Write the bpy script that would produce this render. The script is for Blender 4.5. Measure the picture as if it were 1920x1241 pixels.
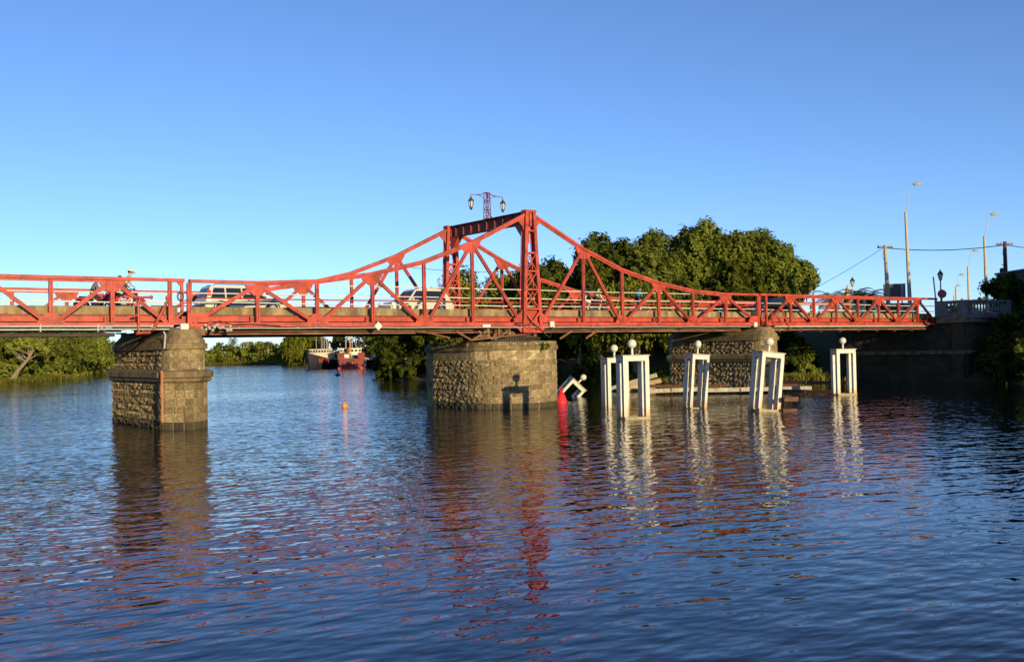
import bpy, bmesh, math, random
import numpy as np
from mathutils import Vector, Matrix

for o in list(bpy.data.objects):
    bpy.data.objects.remove(o)
random.seed(7)
COL = bpy.context.scene.collection
S = bpy.context.scene
R = math.radians

# ---------------------------------------------------------------- camera, sky, sun, exposure
CAM = Vector((-33.65, -44.0, 3.05))
YAW, PITCH, ROLL, FPX = 0.63555, 0.01931, -0.02032, 1907.6
fw = Vector((math.sin(YAW)*math.cos(PITCH), math.cos(YAW)*math.cos(PITCH), math.sin(PITCH)))
rt0 = Vector((math.cos(YAW), -math.sin(YAW), 0)); up0 = rt0.cross(fw)
rt = rt0*math.cos(ROLL)+up0*math.sin(ROLL); up = -rt0*math.sin(ROLL)+up0*math.cos(ROLL)
cam = bpy.data.cameras.new('camera'); camo = bpy.data.objects.new('camera', cam); COL.objects.link(camo)
m = Matrix((rt, up, -fw)).transposed().to_4x4(); m.translation = CAM
camo.matrix_world = m
cam.sensor_width = 36.0; cam.lens = 36.0*FPX/1920.0; cam.clip_end = 8000; cam.clip_start = 0.1
S.camera = camo

SUN_AZ, SUN_EL = R(-172.3), R(8.9)          # azimuth from +Y towards +X
w = bpy.data.worlds.new("World"); S.world = w; w.use_nodes = True
nt = w.node_tree; bg = nt.nodes['Background']
sky = nt.nodes.new('ShaderNodeTexSky'); sky.sky_type = 'NISHITA'; sky.sun_disc = False
sky.sun_elevation = SUN_EL; sky.sun_rotation = SUN_AZ
sky.air_density = 0.64; sky.dust_density = 0.15; sky.ozone_density = 2.9; sky.altitude = 0
wb = nt.nodes.new('ShaderNodeVectorMath'); wb.operation = 'MULTIPLY'; wb.inputs[1].default_value = (0.97, 0.95, 1.06)   # camera white balance, the same for the whole sky
nt.links.new(sky.outputs[0], wb.inputs[0]); nt.links.new(wb.outputs[0], bg.inputs[0]); bg.inputs[1].default_value = 0.15
sl = bpy.data.lights.new('sun', 'SUN'); sl.energy = 4.7; sl.angle = R(0.5); sl.color = (1.0, 0.78, 0.44)
so = bpy.data.objects.new('sun', sl); COL.objects.link(so)
sdir = Vector((math.sin(SUN_AZ)*math.cos(SUN_EL), math.cos(SUN_AZ)*math.cos(SUN_EL), math.sin(SUN_EL)))
so.rotation_euler = sdir.to_track_quat('Z', 'Y').to_euler(); so.location = (-40, -80, 60)
S.view_settings.view_transform = 'Standard'; S.view_settings.look = 'None'
S.view_settings.gamma = 1; S.view_settings.exposure = 0.45; S.view_settings.use_curve_mapping = False
S.render.engine = 'CYCLES'
S.cycles.max_bounces = 6; S.cycles.transparent_max_bounces = 4; S.cycles.caustics_reflective = False; S.cycles.caustics_refractive = False

# ---------------------------------------------------------------- materials
MATS = {}
def _n(nt, t, **kw):
    n = nt.nodes.new(t)
    for k, v in kw.items(): setattr(n, k, v)
    return n
def pmat(name, c, rough=.6, var=.18, scale=3., bump=0., bscale=25., metal=0., spec=.4, c2=None, s2=1.2, t2=.58, w2=.12,
         objvar=0., stretch=None, coat=0., emit=None, alpha=None, ior=None, trans=0., rustz=None, detail=5):
    if name in MATS: return MATS[name]
    m = bpy.data.materials.new(name); m.use_nodes = True; nt = m.node_tree; L = nt.links
    b = nt.nodes['Principled BSDF']
    b.inputs['Roughness'].default_value = rough; b.inputs['Metallic'].default_value = metal
    b.inputs['Specular IOR Level'].default_value = spec; b.inputs['Coat Weight'].default_value = coat
    if trans: b.inputs['Transmission Weight'].default_value = trans
    if ior: b.inputs['IOR'].default_value = ior
    tc = _n(nt, 'ShaderNodeTexCoord'); vec = tc.outputs['Object']
    if stretch:
        mp = _n(nt, 'ShaderNodeMapping'); mp.inputs['Scale'].default_value = stretch; L.new(vec, mp.inputs[0]); vec2 = mp.outputs[0]
    else: vec2 = vec
    no = _n(nt, 'ShaderNodeTexNoise'); no.inputs['Scale'].default_value = scale; no.inputs['Detail'].default_value = detail; L.new(vec2, no.inputs[0])
    cr = _n(nt, 'ShaderNodeValToRGB'); L.new(no.outputs[0], cr.inputs[0])
    c = tuple(c)
    cr.color_ramp.elements[0].position = .3; cr.color_ramp.elements[1].position = .7
    cr.color_ramp.elements[0].color = (*[max(0, x*(1-var)) for x in c], 1)
    cr.color_ramp.elements[1].color = (*[min(1, x*(1+var)) for x in c], 1)
    out = cr.outputs[0]
    def mix(fac, a, bcol):
        mx = _n(nt, 'ShaderNodeMix', data_type='RGBA'); L.new(fac, mx.inputs[0]); L.new(a, mx.inputs[6])
        if isinstance(bcol, tuple): mx.inputs[7].default_value = (*bcol, 1)
        else: L.new(bcol, mx.inputs[7])
        return mx.outputs[2]
    if c2:
        n2 = _n(nt, 'ShaderNodeTexNoise'); n2.inputs['Scale'].default_value = s2; n2.inputs['Detail'].default_value = 6; L.new(vec2, n2.inputs[0])
        n2.inputs['Roughness'].default_value = .65
        mr = _n(nt, 'ShaderNodeMapRange'); mr.inputs[1].default_value = t2-w2/2; mr.inputs[2].default_value = t2+w2/2; L.new(n2.outputs[0], mr.inputs[0])
        out = mix(mr.outputs[0], out, tuple(c2))
    if rustz:   # (z0, z1, colour): stain fading out upward from the base of the thing
        sx = _n(nt, 'ShaderNodeSeparateXYZ'); L.new(tc.outputs['Object'], sx.inputs[0])
        n3 = _n(nt, 'ShaderNodeTexNoise'); n3.inputs['Scale'].default_value = 5; n3.inputs['Detail'].default_value = 4
        mp3 = _n(nt, 'ShaderNodeMapping'); mp3.inputs['Scale'].default_value = (3, 3, .6); L.new(tc.outputs['Object'], mp3.inputs[0]); L.new(mp3.outputs[0], n3.inputs[0])
        ad = _n(nt, 'ShaderNodeMath', operation='MULTIPLY_ADD'); L.new(n3.outputs[0], ad.inputs[0]); ad.inputs[1].default_value = 1.6; L.new(sx.outputs[2], ad.inputs[2])
        mr = _n(nt, 'ShaderNodeMapRange'); mr.inputs[1].default_value = rustz[1]+.8; mr.inputs[2].default_value = rustz[0]+.8; L.new(ad.outputs[0], mr.inputs[0])
        out = mix(mr.outputs[0], out, rustz[2])
    if objvar:
        oi = _n(nt, 'ShaderNodeObjectInfo'); mr = _n(nt, 'ShaderNodeMapRange'); L.new(oi.outputs['Random'], mr.inputs[0])
        mr.inputs[3].default_value = 1-objvar; mr.inputs[4].default_value = 1+objvar
        vm = _n(nt, 'ShaderNodeVectorMath', operation='SCALE'); L.new(out, vm.inputs[0]); L.new(mr.outputs[0], vm.inputs['Scale']); out = vm.outputs[0]
    L.new(out, b.inputs['Base Color'])
    if emit:
        b.inputs['Emission Color'].default_value = (*emit[:3], 1); b.inputs['Emission Strength'].default_value = emit[3]
    if bump:
        nb = _n(nt, 'ShaderNodeTexNoise'); nb.inputs['Scale'].default_value = bscale; nb.inputs['Detail'].default_value = 5; L.new(vec, nb.inputs[0])
        bp = _n(nt, 'ShaderNodeBump'); bp.inputs['Distance'].default_value = bump; bp.inputs['Strength'].default_value = 1
        L.new(nb.outputs[0], bp.inputs['Height']); L.new(bp.outputs[0], b.inputs['Normal'])
    MATS[name] = m
    return m
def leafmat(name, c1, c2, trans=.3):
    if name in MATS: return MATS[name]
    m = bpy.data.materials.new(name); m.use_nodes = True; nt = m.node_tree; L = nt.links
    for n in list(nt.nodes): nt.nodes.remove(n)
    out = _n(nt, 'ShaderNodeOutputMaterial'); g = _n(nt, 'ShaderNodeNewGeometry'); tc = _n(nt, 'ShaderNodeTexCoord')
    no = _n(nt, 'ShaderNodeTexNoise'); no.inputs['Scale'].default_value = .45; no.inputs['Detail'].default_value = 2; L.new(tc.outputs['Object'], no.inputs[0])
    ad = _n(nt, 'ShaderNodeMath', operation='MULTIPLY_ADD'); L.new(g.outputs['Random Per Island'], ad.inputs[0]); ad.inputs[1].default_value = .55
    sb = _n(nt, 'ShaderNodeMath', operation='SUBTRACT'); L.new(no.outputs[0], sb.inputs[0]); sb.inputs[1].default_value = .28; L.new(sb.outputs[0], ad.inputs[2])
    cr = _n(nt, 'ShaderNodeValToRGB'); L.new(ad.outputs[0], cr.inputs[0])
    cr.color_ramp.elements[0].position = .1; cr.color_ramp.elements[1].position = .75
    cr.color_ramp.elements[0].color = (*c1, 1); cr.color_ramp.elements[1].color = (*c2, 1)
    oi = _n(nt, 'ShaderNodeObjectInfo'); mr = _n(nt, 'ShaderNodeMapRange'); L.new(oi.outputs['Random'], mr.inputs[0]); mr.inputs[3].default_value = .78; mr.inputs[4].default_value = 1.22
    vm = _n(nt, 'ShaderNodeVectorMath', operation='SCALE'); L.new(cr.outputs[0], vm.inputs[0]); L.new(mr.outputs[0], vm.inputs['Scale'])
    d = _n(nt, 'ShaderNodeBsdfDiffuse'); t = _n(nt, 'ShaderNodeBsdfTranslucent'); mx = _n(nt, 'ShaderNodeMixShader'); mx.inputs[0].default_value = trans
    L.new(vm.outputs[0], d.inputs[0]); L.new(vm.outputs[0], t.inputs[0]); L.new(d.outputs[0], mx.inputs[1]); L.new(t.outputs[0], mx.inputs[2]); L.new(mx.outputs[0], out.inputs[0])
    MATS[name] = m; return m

RED = pmat('red_paint', (.395, .055, .031), .55, .30, 1.4, c2=(.17, .038, .024), s2=2.6, t2=.585, w2=.16, bump=.004, bscale=30)
MAROON = pmat('weathered_maroon', (.17, .035, .025), .65, .25, 3, c2=(.09, .03, .02), s2=2.5, t2=.55)
RUST = pmat('rusted_steel', (.13, .062, .03), .85, .4, 4, c2=(.26, .17, .08), s2=1.1, t2=.57, w2=.15, stretch=(.4, 2, 2))
DARKST = pmat('dark_steel', (.03, .026, .022), .7, .3, 4)
CONC = pmat('stained_concrete', (.27, .205, .105), .9, .25, 3.0, c2=(.12, .092, .047), s2=1.6, t2=.52, w2=.2, stretch=(1, 1, .35), bump=.012, bscale=14)
ASPH = pmat('asphalt', (.06, .06, .06), .9, .2, 12)
WRAIL = pmat('white_rail_paint', (.58, .57, .5), .5, .06, 4)
GALV = pmat('grey_conduit', (.36, .36, .32), .5, .15, 5)
BLACKP = pmat('black_pipe', (.045, .036, .028), .6, .3, 4)
WHITE = pmat('white_painted_steel', (.57, .555, .46), .5, .09, 4, c2=(.42, .35, .24), s2=2.2, t2=.62, w2=.16, rustz=(-.1, .55, (.50, .27, .09)))
WHITEB = pmat('white_ball_paint', (.57, .55, .45), .5, .06, 5, c2=(.42, .36, .27), s2=4, t2=.68)
LIDM = pmat('lid_grey_paint', (.42, .38, .31), .7, .15, 5, c2=(.34, .2, .1), s2=3, t2=.62)
WOODB = pmat('brown_timber', (.12, .055, .032), .85, .3, 5, stretch=(.4, 3, 3), bump=.01, bscale=20)
WOODW = pmat('faded_white_timber', (.36, .34, .27), .8, .2, 5, c2=(.25, .2, .13), s2=2, t2=.6)
STONE = pmat('sandstone_block', (.31, .235, .12), .92, .32, 5, c2=(.125, .094, .05), s2=2.4, t2=.56, w2=.16, objvar=.36, bump=.11, bscale=6)
MORTAR = pmat('old_mortar', (.38, .30, .165), .95, .3, 6, c2=(.15, .115, .06), s2=1.3, t2=.55, bump=.02, bscale=12)
CORN = pmat('stone_cornice', (.24, .175, .085), .9, .26, 4, c2=(.095, .07, .034), s2=1.5, t2=.53, w2=.2, bump=.015, bscale=14)
DSTONE = pmat('wet_and_shaded_stone', (.075, .057, .033), .95, .3, 4, c2=(.05, .045, .025), s2=1.5, t2=.5, w2=.2, objvar=.25, bump=.03, bscale=10)  # wet waterline courses; the abutment's shade is put into this dark tone
PLASTER = pmat('weathered_white_plaster', (.42, .40, .36), .9, .14, 2.5, c2=(.27, .24, .2), s2=1.6, t2=.6)
GROUND = pmat('bank_soil', (.11, .075, .038), .95, .3, .6, c2=(.045, .055, .015), s2=.35, t2=.45, w2=.2, bump=.06, bscale=3)
BARK = pmat('grey_bark', (.24, .20, .14), .9, .3, 4, stretch=(2, 2, .5), bump=.03, bscale=10)
PALEBARK = pmat('pale_bark', (.19, .155, .105), .9, .2, 4, bump=.02, bscale=10)
RUBBER = pmat('tyre_rubber', (.018, .018, .018), .85, .1)
GLASS = pmat('dark_car_glass', (.012, .015, .02), .06, .05, spec=.8)
CHROME = pmat('alloy_metal', (.55, .55, .55), .25, .08, metal=.9)
BLACKPL = pmat('black_plastic', (.02, .02, .022), .5, .1)
CREAM = pmat('cream_car_paint', (.50, .47, .36), .3, .02, coat=.6)
BLACKC = pmat('black_car_paint', (.012, .012, .014), .15, .02, coat=.8)
REDL = pmat('red_lens', (.5, .015, .012), .2, .05)
GREYPL = pmat('grey_trim', (.16, .17, .17), .45, .05)
LEAF_A = leafmat('broadleaf_green', (.058, .088, .015), (.205, .23, .038))
LEAF_B = leafmat('dark_broadleaf', (.022, .036, .007), (.095, .112, .016))  # deep green; on bank foliage the dark tone stands in for shade
LEAF_C = leafmat('willow_green', (.075, .095, .010), (.235, .245, .03))
LEAF_D = leafmat('bank_green', (.065, .095, .016), (.215, .24, .042))
LEAF_E = leafmat('reddish_leaf', (.11, .065, .025), (.22, .13, .06))
LEAF_F = leafmat('reed_green', (.07, .08, .012), (.20, .19, .04))
LEAF_P = leafmat('palm_green', (.045, .065, .012), (.15, .15, .035))

# ---------------------------------------------------------------- mesh helpers
class MB:
    def __init__(s): s.v = []; s.f = []
    def add(s, vs, fs):
        k = len(s.v); s.v += [tuple(v) for v in vs]; s.f += [tuple(i+k for i in f) for f in fs]; return s
    def box(s, c, d, M=None):
        x, y, z = d[0]/2, d[1]/2, d[2]/2
        vs = [Vector((a*x, b*y, e*z)) for a in (-1, 1) for b in (-1, 1) for e in (-1, 1)]
        if M is not None: vs = [M @ v for v in vs]
        c = Vector(c); vs = [v+c for v in vs]
        return s.add(vs, [(0, 1, 3, 2), (4, 6, 7, 5), (0, 4, 5, 1), (2, 3, 7, 6), (0, 2, 6, 4), (1, 5, 7, 3)])
    def bar(s, p, q, wd, th, side=(0, 1, 0), off=0., offy=0.):
        """rectangular bar from p to q; th along side axis, wd across; off shifts across, offy along side."""
        p, q = Vector(p), Vector(q); a = (q-p).normalized(); sd = Vector(side); n = a.cross(sd).normalized(); sd = n.cross(a).normalized()
        vs = []
        for e in (p, q):
            for i, j in ((-1, -1), (1, -1), (1, 1), (-1, 1)):
                vs.append(e+n*(off+i*wd/2)+sd*(offy+j*th/2))
        return s.add(vs, [(3, 2, 1, 0), (4, 5, 6, 7), (0, 1, 5, 4), (1, 2, 6, 5), (2, 3, 7, 6), (3, 0, 4, 7)])
    def tube(s, pts, r, n=8, caps=True):
        pts = [Vector(p) for p in pts]; rs = r if isinstance(r, (list, tuple)) else [r]*len(pts); k = len(s.v); ref = Vector((.31, .2, 1)).normalized()
        for i, p in enumerate(pts):
            t = (pts[min(i+1, len(pts)-1)]-pts[max(i-1, 0)]).normalized()
            u = t.cross(ref if abs(t.dot(ref)) < .95 else Vector((1, 0, 0))).normalized(); v = t.cross(u)
            for j in range(n):
                a = 2*math.pi*j/n; s.v.append(tuple(p+(u*math.cos(a)+v*math.sin(a))*rs[i]))
        for i in range(len(pts)-1):
            for j in range(n):
                s.f.append((k+i*n+j, k+i*n+(j+1) % n, k+(i+1)*n+(j+1) % n, k+(i+1)*n+j))
        if caps: s.f.append(tuple(k+j for j in range(n))[::-1]); s.f.append(tuple(k+(len(pts)-1)*n+j for j in range(n)))
        return s
    def lathe(s, prof, c=(0, 0, 0), n=16, axis='z', ph=0.):
        k = len(s.v); c = Vector(c)
        for r, z in prof:
            for j in range(n):
                a = 2*math.pi*j/n+ph; q = (r*math.cos(a), r*math.sin(a), z)
                if axis == 'y': q = (q[0], q[2], q[1])
                if axis == 'x': q = (q[2], q[0], q[1])
                s.v.append(tuple(c+Vector(q)))
        for i in range(len(prof)-1):
            for j in range(n): s.f.append((k+i*n+j, k+i*n+(j+1) % n, k+(i+1)*n+(j+1) % n, k+(i+1)*n+j))
        s.f.append(tuple(k+j for j in range(n))[::-1]); s.f.append(tuple(k+(len(prof)-1)*n+j for j in range(n)))
        return s
    def sphere(s, c, r, n=16, m=10, sz=1.):
        return s.lathe([(max(r*math.sin(math.pi*i/m), .001), -r*sz*math.cos(math.pi*i/m)) for i in range(m+1)], c, n)
    def prism(s, poly, lo, hi, axis='y'):
        """poly in (x,z) extruded along y (axis y) or (x,y) extruded along z (axis z) or (y,z) along x"""
        k = len(s.v); n = len(poly)
        for e in (lo, hi):
            for a, b in poly:
                s.v.append((a, e, b) if axis == 'y' else ((a, b, e) if axis == 'z' else (e, a, b)))
        s.f.append(tuple(range(k, k+n))); s.f.append(tuple(range(k+2*n-1, k+n-1, -1)))
        for i in range(n): s.f.append((k+i, k+n+i, k+n+(i+1) % n, k+(i+1) % n))
        return s
    def build(s, name, mat, parent=None, smooth=False, local=False, loc=None):
        me = bpy.data.meshes.new(name)
        if parent is not None and not local:
            off = parent.matrix_basis.translation.copy()
            if parent.parent: off += parent.parent.matrix_basis.translation
            vs = [(v[0]-off[0], v[1]-off[1], v[2]-off[2]) for v in s.v]
        elif loc is not None: vs = [(v[0]-loc[0], v[1]-loc[1], v[2]-loc[2]) for v in s.v]
        else: vs = s.v
        me.from_pydata(vs, [], s.f)
        bm = bmesh.new(); bm.from_mesh(me); bmesh.ops.recalc_face_normals(bm, faces=bm.faces); bm.to_mesh(me); bm.free()
        if smooth:
            for p in me.polygons: p.use_smooth = True
            try: me.set_sharp_from_angle(angle=R(40))
            except Exception: pass
        me.materials.append(mat)
        o = bpy.data.objects.new(name, me); COL.objects.link(o)
        if parent is not None: o.parent = parent
        if loc is not None and parent is None: o.location = loc
        return o
def tag(o, label, cat=None, group=None, kind=None):
    if label: o['label'] = label
    if cat: o['category'] = cat
    if group: o['group'] = group
    if kind: o['kind'] = kind
    return o
def thing(name, label, cat, loc=(0, 0, 0), rz=0., group=None):
    o = bpy.data.objects.new(name, None); COL.objects.link(o); o.location = loc; o.rotation_euler = (0, 0, rz); o.empty_display_size = .3
    return tag(o, label, cat, group)
def copy_tree(o, parent=None):
    c = o.copy(); COL.objects.link(c); c.parent = parent
    for ch in list(o.children): copy_tree(ch, c)
    return c
def part(parent, name, mat, fn, smooth=False, local=True):
    b = MB(); fn(b); return b.build(name, mat, parent, smooth, local)
def npmesh(name, V, F, mat, parent=None, local=True, smooth=False):
    me = bpy.data.meshes.new(name); n = len(F); k = F.shape[1]
    me.vertices.add(len(V)); me.vertices.foreach_set('co', np.ascontiguousarray(V, dtype=np.float32).ravel())
    me.loops.add(n*k); me.loops.foreach_set('vertex_index', np.ascontiguousarray(F, dtype=np.int32).ravel())
    me.polygons.add(n); me.polygons.foreach_set('loop_start', np.arange(0, n*k, k, dtype=np.int32)); me.polygons.foreach_set('loop_total', np.full(n, k, dtype=np.int32))
    if smooth: me.polygons.foreach_set('use_smooth', np.ones(n, dtype=bool))
    me.update(calc_edges=True); me.materials.append(mat)
    o = bpy.data.objects.new(name, me); COL.objects.link(o)
    if parent is not None: o.parent = parent
    return o

# ================================================================ SETTING
# ---- river outline (water's edge), counter-clockwise
RIV = [(-40, -47.3), (36, -47.3), (36.5, -12), (38.6, -4), (39.6, -1), (39.6, 9), (36, 13), (31, 30), (27, 48), (25, 60), (36.5, 80), (50, 105), (66, 131),
       (72, 146), (77, 160), (84, 185), (96, 240), (107, 274), (106, 300), (100, 318), (80, 305), (55, 262), (32, 209), (20, 175), (13, 155), (3, 125), (-7, 112), (-20, 96), (-33, 62), (-40, 20)]
RV = np.array(RIV, float)
def river_sd(P):
    """signed distance to the river outline, positive on land"""
    A = RV; B = np.roll(RV, -1, 0); d = np.full(len(P), 1e9); inside = np.zeros(len(P), bool)
    for a, b in zip(A, B):
        ab = b-a; t = np.clip(((P-a)@ab)/(ab@ab), 0, 1); q = a+t[:, None]*ab; d = np.minimum(d, np.linalg.norm(P-q, axis=1))
        c = ((a[1] > P[:, 1]) != (b[1] > P[:, 1])); den = (b[1]-a[1]) if b[1] != a[1] else 1e-9
        inside ^= c & (P[:, 0] < (b[0]-a[0])*(P[:, 1]-a[1])/den+a[0])
    return np.where(inside, -d, d)
def hash2(x, y): return np.sin(x*.31+1.7*np.sin(y*.23))*.5+np.sin(y*.47+1.3*np.sin(x*.19+2))*.5
def ground_h(P):
    d = river_sd(P); x, y = P[:, 0], P[:, 1]
    right = np.clip((x-20-np.clip(y-60, 0, 60)*.9)/6, 0, 1)*np.clip((75-y)/12, 0, 1)
    top = 1.5+3.4*right; slope = .22+.33*right
    h = np.where(d > 0, np.minimum(top, d*slope+.05), np.maximum(-1.6, d*.5))
    h = h+np.where(d > 1.5, .18*hash2(x*3, y*3), 0)
    road = (x > 41)&(y > -2.5)&(y < 10.5); return np.where(road, np.minimum(h, 4.9), h)
def axis(lo, hi, step, far): 
    core = np.arange(lo, hi+step, step); o = [far*.08, far*.25, far]
    return np.concatenate([[lo-k for k in o[::-1]], core, [hi+k for k in o]])
gx, gy = axis(-70, 170, 2.0, 3000), axis(-70, 360, 2.0, 3000)
GX, GY = np.meshgrid(gx, gy, indexing='ij'); GP = np.stack([GX.ravel(), GY.ravel()], 1)
GZ = ground_h(GP); gn = len(gy); ii, jj = np.meshgrid(np.arange(len(gx)-1), np.arange(gn-1), indexing='ij'); a = (ii*gn+jj).ravel()
gr = npmesh('ground', np.column_stack([GP, GZ]), np.column_stack([a, a+gn, a+gn+1, a+1]), GROUND, smooth=True); gr['kind'] = 'structure'

# ---- water
wm = bpy.data.materials.new('river_water'); wm.use_nodes = True; nt = wm.node_tree; L = nt.links; b = nt.nodes['Principled BSDF']
b.inputs['Base Color'].default_value = (.002, .004, .007, 1); b.inputs['Roughness'].default_value = .03; b.inputs['IOR'].default_value = 1.333; b.inputs['Specular IOR Level'].default_value = .5
tc = _n(nt, 'ShaderNodeTexCoord')
def wave(scale, rot, stretch, dist, det, strength=1., prev=None, mask=None):
    mp = _n(nt, 'ShaderNodeMapping'); mp.inputs['Rotation'].default_value = (0, 0, rot); mp.inputs['Scale'].default_value = (stretch, 1, 1); L.new(tc.outputs['Object'], mp.inputs[0])
    no = _n(nt, 'ShaderNodeTexNoise'); no.inputs['Scale'].default_value = scale; no.inputs['Detail'].default_value = det; no.inputs['Roughness'].default_value = .45; L.new(mp.outputs[0], no.inputs[0])
    bp = _n(nt, 'ShaderNodeBump'); bp.inputs['Distance'].default_value = dist; bp.inputs['Strength'].default_value = strength; L.new(no.outputs[0], bp.inputs['Height'])
    if mask is not None: L.new(mask, bp.inputs['Strength'])
    if prev is not None: L.new(prev, bp.inputs['Normal'])
    return bp.outputs[0]
mk = _n(nt, 'ShaderNodeTexNoise'); mk.inputs['Scale'].default_value = .035; mk.inputs['Detail'].default_value = 3
mpk = _n(nt, 'ShaderNodeMapping'); mpk.inputs['Rotation'].default_value = (0, 0, .64); mpk.inputs['Scale'].default_value = (.5, 1.6, 1); L.new(tc.outputs['Object'], mpk.inputs[0]); L.new(mpk.outputs[0], mk.inputs[0])
mrk = _n(nt, 'ShaderNodeMapRange'); mrk.inputs[1].default_value = .35; mrk.inputs[2].default_value = .65; mrk.inputs[3].default_value = .38; mrk.inputs[4].default_value = 1.05; L.new(mk.outputs[0], mrk.inputs[0])
n1 = wave(.62, .66, .7, .042, 1, mask=mrk.outputs[0])
n1 = wave(1.8, .62, .6, .060, 1, mask=mrk.outputs[0], prev=n1)
n1 = wave(4.0, .68, .55, .036, 1.5, mask=mrk.outputs[0], prev=n1)
L.new(n1, b.inputs['Normal'])
wv = MB().add([(-3200, -3200, 0), (3200, -3200, 0), (3200, 3200, 0), (-3200, 3200, 0)], [(0, 1, 2, 3)]).build('water', wm); wv['kind'] = 'structure'

# ================================================================ BRIDGE
W = 7.86; ZB, ZT = 4.36, 6.46
def member(root, name, p, q, wd=.2, th=.13, mat=RED):
    """riveted double-angle member: two flange strips either side of a recessed web"""
    wd *= .85; b = MB(); b.bar(p, q, wd*.41, th, off=-wd*.295); b.bar(p, q, wd*.41, th, off=wd*.295); b.bar(p, q, wd*.3, th*.3)
    return b.build(name, mat, root)
def chord(root, p, q, y, lower=True, mat=RED, name='top_chord'):
    b = MB(); b.bar((p[0], y, p[1]-.068), (q[0], y, q[1]-.068), .135, .24)
    if lower: b.bar((p[0], y, p[1]-.187), (q[0], y, q[1]-.187), .095, .09)
    return b.build(name, mat, root)
def gusset(root, y, x, z, kind, s=1., sl=0., sr=0.):
    if kind == 'b': poly = [(x-.62*s, z), (x+.62*s, z), (x+.5*s, z+.22*s), (x+.22*s, z+.5*s), (x-.22*s, z+.5*s), (x-.5*s, z+.22*s)]
    else: poly = [(x-.62*s, z-.62*s*sl), (x-.55*s, z-.2*s-.55*s*sl), (x-.2*s, z-.52*s), (x+.2*s, z-.52*s), (x+.55*s, z-.2*s+.55*s*sr), (x+.62*s, z+.62*s*sr), (x, z)]
    return MB().prism(poly, y-.035, y+.035).build('gusset_plate', RED, root)
def truss(root, y, xs, zt, lower_from=None):
    """xs node positions, zt chord heights; odd nodes are apexes, even nodes bottom joints"""
    n = len(xs)
    for i in range(n-1):
        chord(root, (xs[i]-(.06 if i == 0 else 0), zt[i]), (xs[i+1]+(.06 if i == n-2 else 0), zt[i+1]), y, lower=(0 < i < n-2))
    MB().bar((xs[0]-.1, y, ZB+.08), (xs[-1]+.1, y, ZB+.08), .16, .22).bar((xs[0]-.1, y, ZB+.18), (xs[-1]+.1, y, ZB+.18), .05, .1).build('bottom_chord', RED, root)
    for i, x in enumerate(xs):
        member(root, 'post', (x, y, ZB+.16), (x, y, zt[i]-.15), .19)
        if 0 < i < n-1: gusset(root, y, x, zt[i]-.14 if i % 2 else ZB+.14, 't' if i % 2 else 'b', .9)
    for i in range(n-1):
        a, c = (i, i+1) if i % 2 == 0 else (i+1, i)       # a bottom, c top
        d = 1 if xs[c] > xs[a] else -1
        member(root, 'diagonal', (xs[a]+.16*d, y-.012, ZB+.2), (xs[c]-.12*d, y-.012, zt[c]-.22), .18, .12)
def deck(root, x0, x1, nodes, teeth=False):
    xm = (x0+x1)/2
    MB().box((xm, W/2, 5.02), (x1-x0, 6.3, .14)).build('deck_slab', ASPH, root)
    for y, nm in ((.64, 'kerb'), (W-.64, 'kerb')):
        MB().box((xm, y, 5.09), (x1-x0, .34, .36)).build(nm, CONC, root)
    for y in (.40, W-.40): MB().box((xm, y, 4.745), (x1-x0, .06, .26)).box((xm, y-.02, 4.865), (x1-x0, .16, .03)).box((xm, y-.02, 4.63), (x1-x0, .14, .03)).build('edge_stringer', RED, root)
    for y in (1.7, 3.3, W-3.3, W-1.7):
        b = MB().box((xm, y, 4.74), (x1-x0, .03, .36)).box((xm, y, 4.57), (x1-x0, .16, .03))
        if y == 1.7:
            k = x0+.5
            while k < x1: b.box((k, y-.06, 4.74), (.1, .1, .34)); k += .62
        b.build('inner_stringer', RUST, root)
    for x in nodes:
        MB().box((x-.18, W/2, 4.62), (.05, W-.3, .42)).box((x-.18, W/2, 4.42), (.2, W-.3, .03)).build('floor_beam', RUST, root)
        MB().box((x-.2, .22, 4.62), (.16, .1, .44)).build('hanger_plate', RED, root)
        MB().bar((x-.18, .3, 4.5), (x-.18, 1.6, 4.42), .05, .1).build('knee_strut', RUST, root)
    b = MB(); k = 0
    if teeth:
        b = MB(); x = x0+.1
        while x < x1: b.box((x, .55, 4.90), (.09, .28, .05)); x += .21
        b.build('sleeper_ends', RED, root)['kind'] = 'stuff'
def rails(root, x0, x1, zs, mat=WRAIL, r=.026, y=.16, name='handrail_tube'):
    for z in zs:
        for yy in (y, W-y):
            n = max(3, int((x1-x0)/2.4)); rr = random.Random(int(z*100+x0*7+yy*3))
            MB().tube([(x0+(x1-x0)*i/n, yy, z+(rr.uniform(-.02, .02) if 0 < i < n else 0)) for i in range(n+1)], r, 6).build(name, mat, root)

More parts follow.
